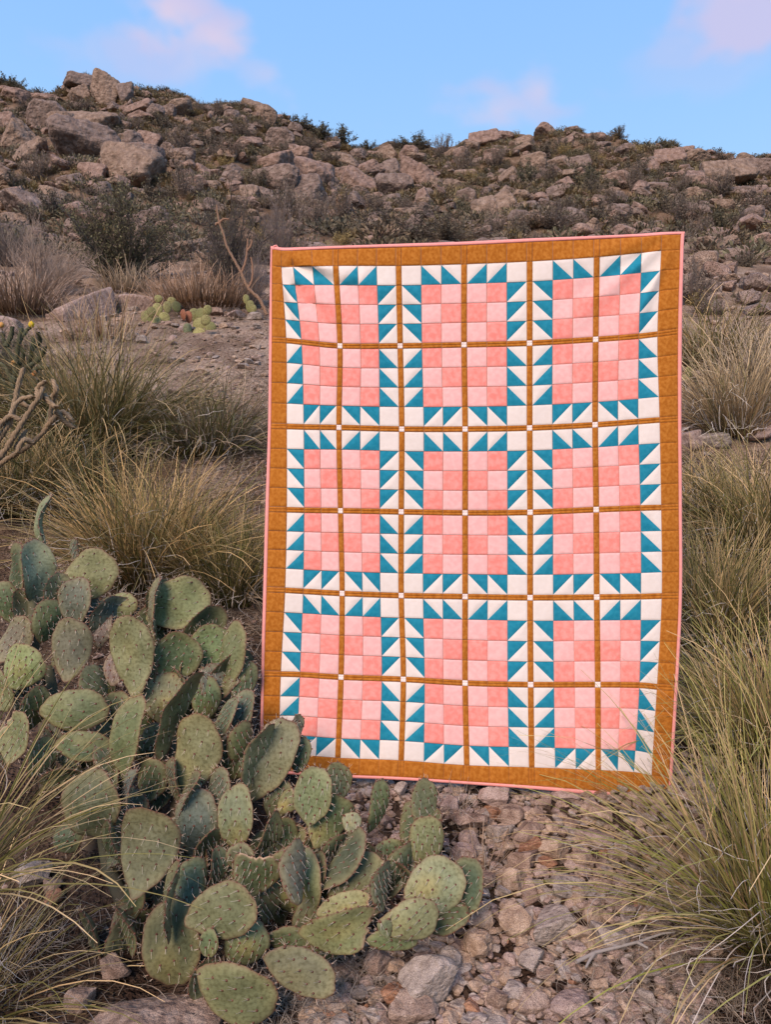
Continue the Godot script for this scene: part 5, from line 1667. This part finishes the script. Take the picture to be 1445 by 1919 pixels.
	for t in t_marks:
		if gt.any(func(q): return absf(t - q - 4.0 - SASH * 0.5) < 0.01):
			continue
		runs.append([bind, t, S - bind, t])
	for J in 6:
		for k in 4:
			runs.append([bind, gt[J] + k, S - bind, gt[J] + k])
	for I in 6:
		runs.append([gs[I], bind, gs[I], T - bind])
	for q in runs:
		var m2 := 110
		var pp := PackedVector3Array()
		for k in m2 + 1:
			var p := quilt_at(lerpf(q[0], q[2], float(k) / m2), lerpf(q[1], q[3], float(k) / m2))
			pp.append(p + (EYE - p).normalized() * 0.0016 + back)
		th.ribbon(pp, 0.0012, Vector3.RIGHT if q[0] == q[2] else Vector3.UP, Color(0.3, 0.17, 0.12), Color(0.3, 0.17, 0.12))
	part("quilting_thread", th.made(), mats.twig, root, true)
	# the knot of binding that peeps over the held corner
	var kn := Geo.new()
	var pk := quilt_at(0.4, 0.05) + back
	kn.tube(PackedVector3Array([pk + Vector3(-0.006, -0.006, -0.004), pk + Vector3(-0.002, 0.006, 0), pk + Vector3(0.006, 0.007, 0.002), pk + Vector3(0.012, 0.0, 0)]), 0.004, 0.003, 6, Color.WHITE, Color.WHITE)
	part("binding_fold", kn.made(), mats.binding_cloth, root)

# ---------------------------------------------------------------- sky and light
func sky_panorama() -> ImageTexture:
	var w := 1536
	var h := 768
	var im := Image.create(w, h, false, Image.FORMAT_RGBF)
	var nz := FastNoiseLite.new()
	nz.seed = 12
	nz.frequency = 3.0
	nz.fractal_octaves = 6
	nz.fractal_gain = 0.58
	var wide := FastNoiseLite.new()
	wide.seed = 31
	wide.frequency = 1.1
	wide.fractal_octaves = 4
	# the four soft clouds in view (pixel centre and reach), as directions
	var puffs := []
	for c in [[310, 30, 84, 56, 1.0], [400, 70, 100, 40, 0.9], [500, 150, 80, 60, 0.4], [330, 105, 130, 44, 0.5], [930, 205, 110, 44, 0.55], [1010, 170, 48, 44, 0.6], [1440, -2, 92, 50, 1.0], [1275, 92, 36, 22, 0.4], [1350, 110, 100, 50, 0.2], [190, 95, 80, 44, 0.25]]:
		puffs.append([(at(c[0], c[1], 1.0) - EYE).normalized(), atan(c[2] / F), atan(c[3] / F), c[4]])
	for y in h:
		var el := PI * (0.5 - (y + 0.5) / h)
		for x in w:
			var az := TAU * (x + 0.5) / w
			var dir := Vector3(sin(az) * cos(el), sin(el), -cos(az) * cos(el))
			var up := clampf(dir.y, 0.0, 1.0)
			var col := Color(0.40, 0.665, 1.0).lerp(Color(0.275, 0.525, 0.96), smoothstep(0.26, 0.6, up))
			col = col.lerp(Color(0.15, 0.32, 0.75), smoothstep(0.55, 1.0, up))
			if el > -0.03:
				var n1 := nz.get_noise_3d(dir.x * 1.6, dir.y * 3.6, dir.z * 1.6)
				var c := smoothstep(0.1, 0.62, wide.get_noise_3d(dir.x * 2.2, dir.y * 4.4, dir.z * 2.2) + n1 * 0.35) * 0.55 * smoothstep(0.02, 0.2, el)
				if dir.z < -0.6:
					c *= smoothstep(0.62, 0.85, up)
					for p in puffs:
						var q: Vector3 = p[0]
						if q.dot(dir) > 0.9:
							var dx: float = wrapf(az - atan2(q.x, -q.z), -PI, PI) * cos(el) / p[1]
							var dy: float = (el - asin(q.y)) / p[2]
							c = maxf(c, p[3] * smoothstep(1.2, 0.2, sqrt(dx * dx + dy * dy) + n1 * 1.9))
				var glow := Color(0.6, 0.56, 0.8).lerp(Color(0.92, 0.66, 0.7), clampf(n1 * 1.5 + 0.4, 0.0, 1.0))
				col = col.lerp(glow, clampf(c * 0.85, 0.0, 0.85))
			else:
				col = Color(0.3, 0.24, 0.2)
			im.set_pixel(x, y, col)
	return ImageTexture.create_from_image(im)

func _ready() -> void:
	rng.seed = 7
	var cam := Camera3D.new()
	cam.name = "camera"
	cam.position = EYE
	cam.fov = rad_to_deg(2.0 * atan(959.5 / F))
	cam.near = 0.05
	cam.far = 3000.0
	cam.current = true
	add_child(cam)
	var env := Environment.new()
	env.background_mode = Environment.BG_SKY
	var sky := Sky.new()
	var pm := PanoramaSkyMaterial.new()
	pm.panorama = sky_panorama()
	sky.sky_material = pm
	env.sky = sky
	env.background_energy_multiplier = 0.575
	env.tonemap_mode = Environment.TONE_MAPPER_LINEAR
	env.tonemap_exposure = 1.82
	env.sdfgi_enabled = true
	env.ssao_enabled = true
	env.ssil_enabled = true
	var we := WorldEnvironment.new()
	we.name = "world_environment"
	we.environment = env
	add_child(we)
	var sun := DirectionalLight3D.new()
	sun.name = "sun"
	sun.light_color = Color(1.0, 0.88, 0.79)
	sun.light_energy = 0.8
	sun.light_angular_distance = 28.0
	sun.shadow_enabled = true
	sun.rotation = Vector3(deg_to_rad(-34.0), deg_to_rad(-20.0), 0)
	add_child(sun)

	prepare_terrain()
	make_materials()
	for k in 9:
		boulders.append(rock(600 + k, 4, 9 + k % 4, 11.0 + (k % 3) * 6.0, 0.1, 0.1 if k % 2 == 0 else 0.0))
	for k in 10:
		stones.append(rock(700 + k, 3, 6 + k % 3, 160.0 if k != 8 else 60.0, 0.06, 0.0, 0.8, true))
	for k in 4:
		pebbles.append(rock(800 + k, 2, 7, 60.0, 0.04, 0.0, 0.9))
	build_ground()
	build_quilt()
	build_boulders()
	build_stones()
	build_cactus()
	build_chollas()
	build_grass()
	build_shrubs()
	scatter("scree", [stones[0], stones[4], stones[2], stones[7]], [mats.granite_pink, mats.granite_grey, mats.granite_tan, mats.granite_grey], 7200, 1, "small broken rock strewn over the hillside")
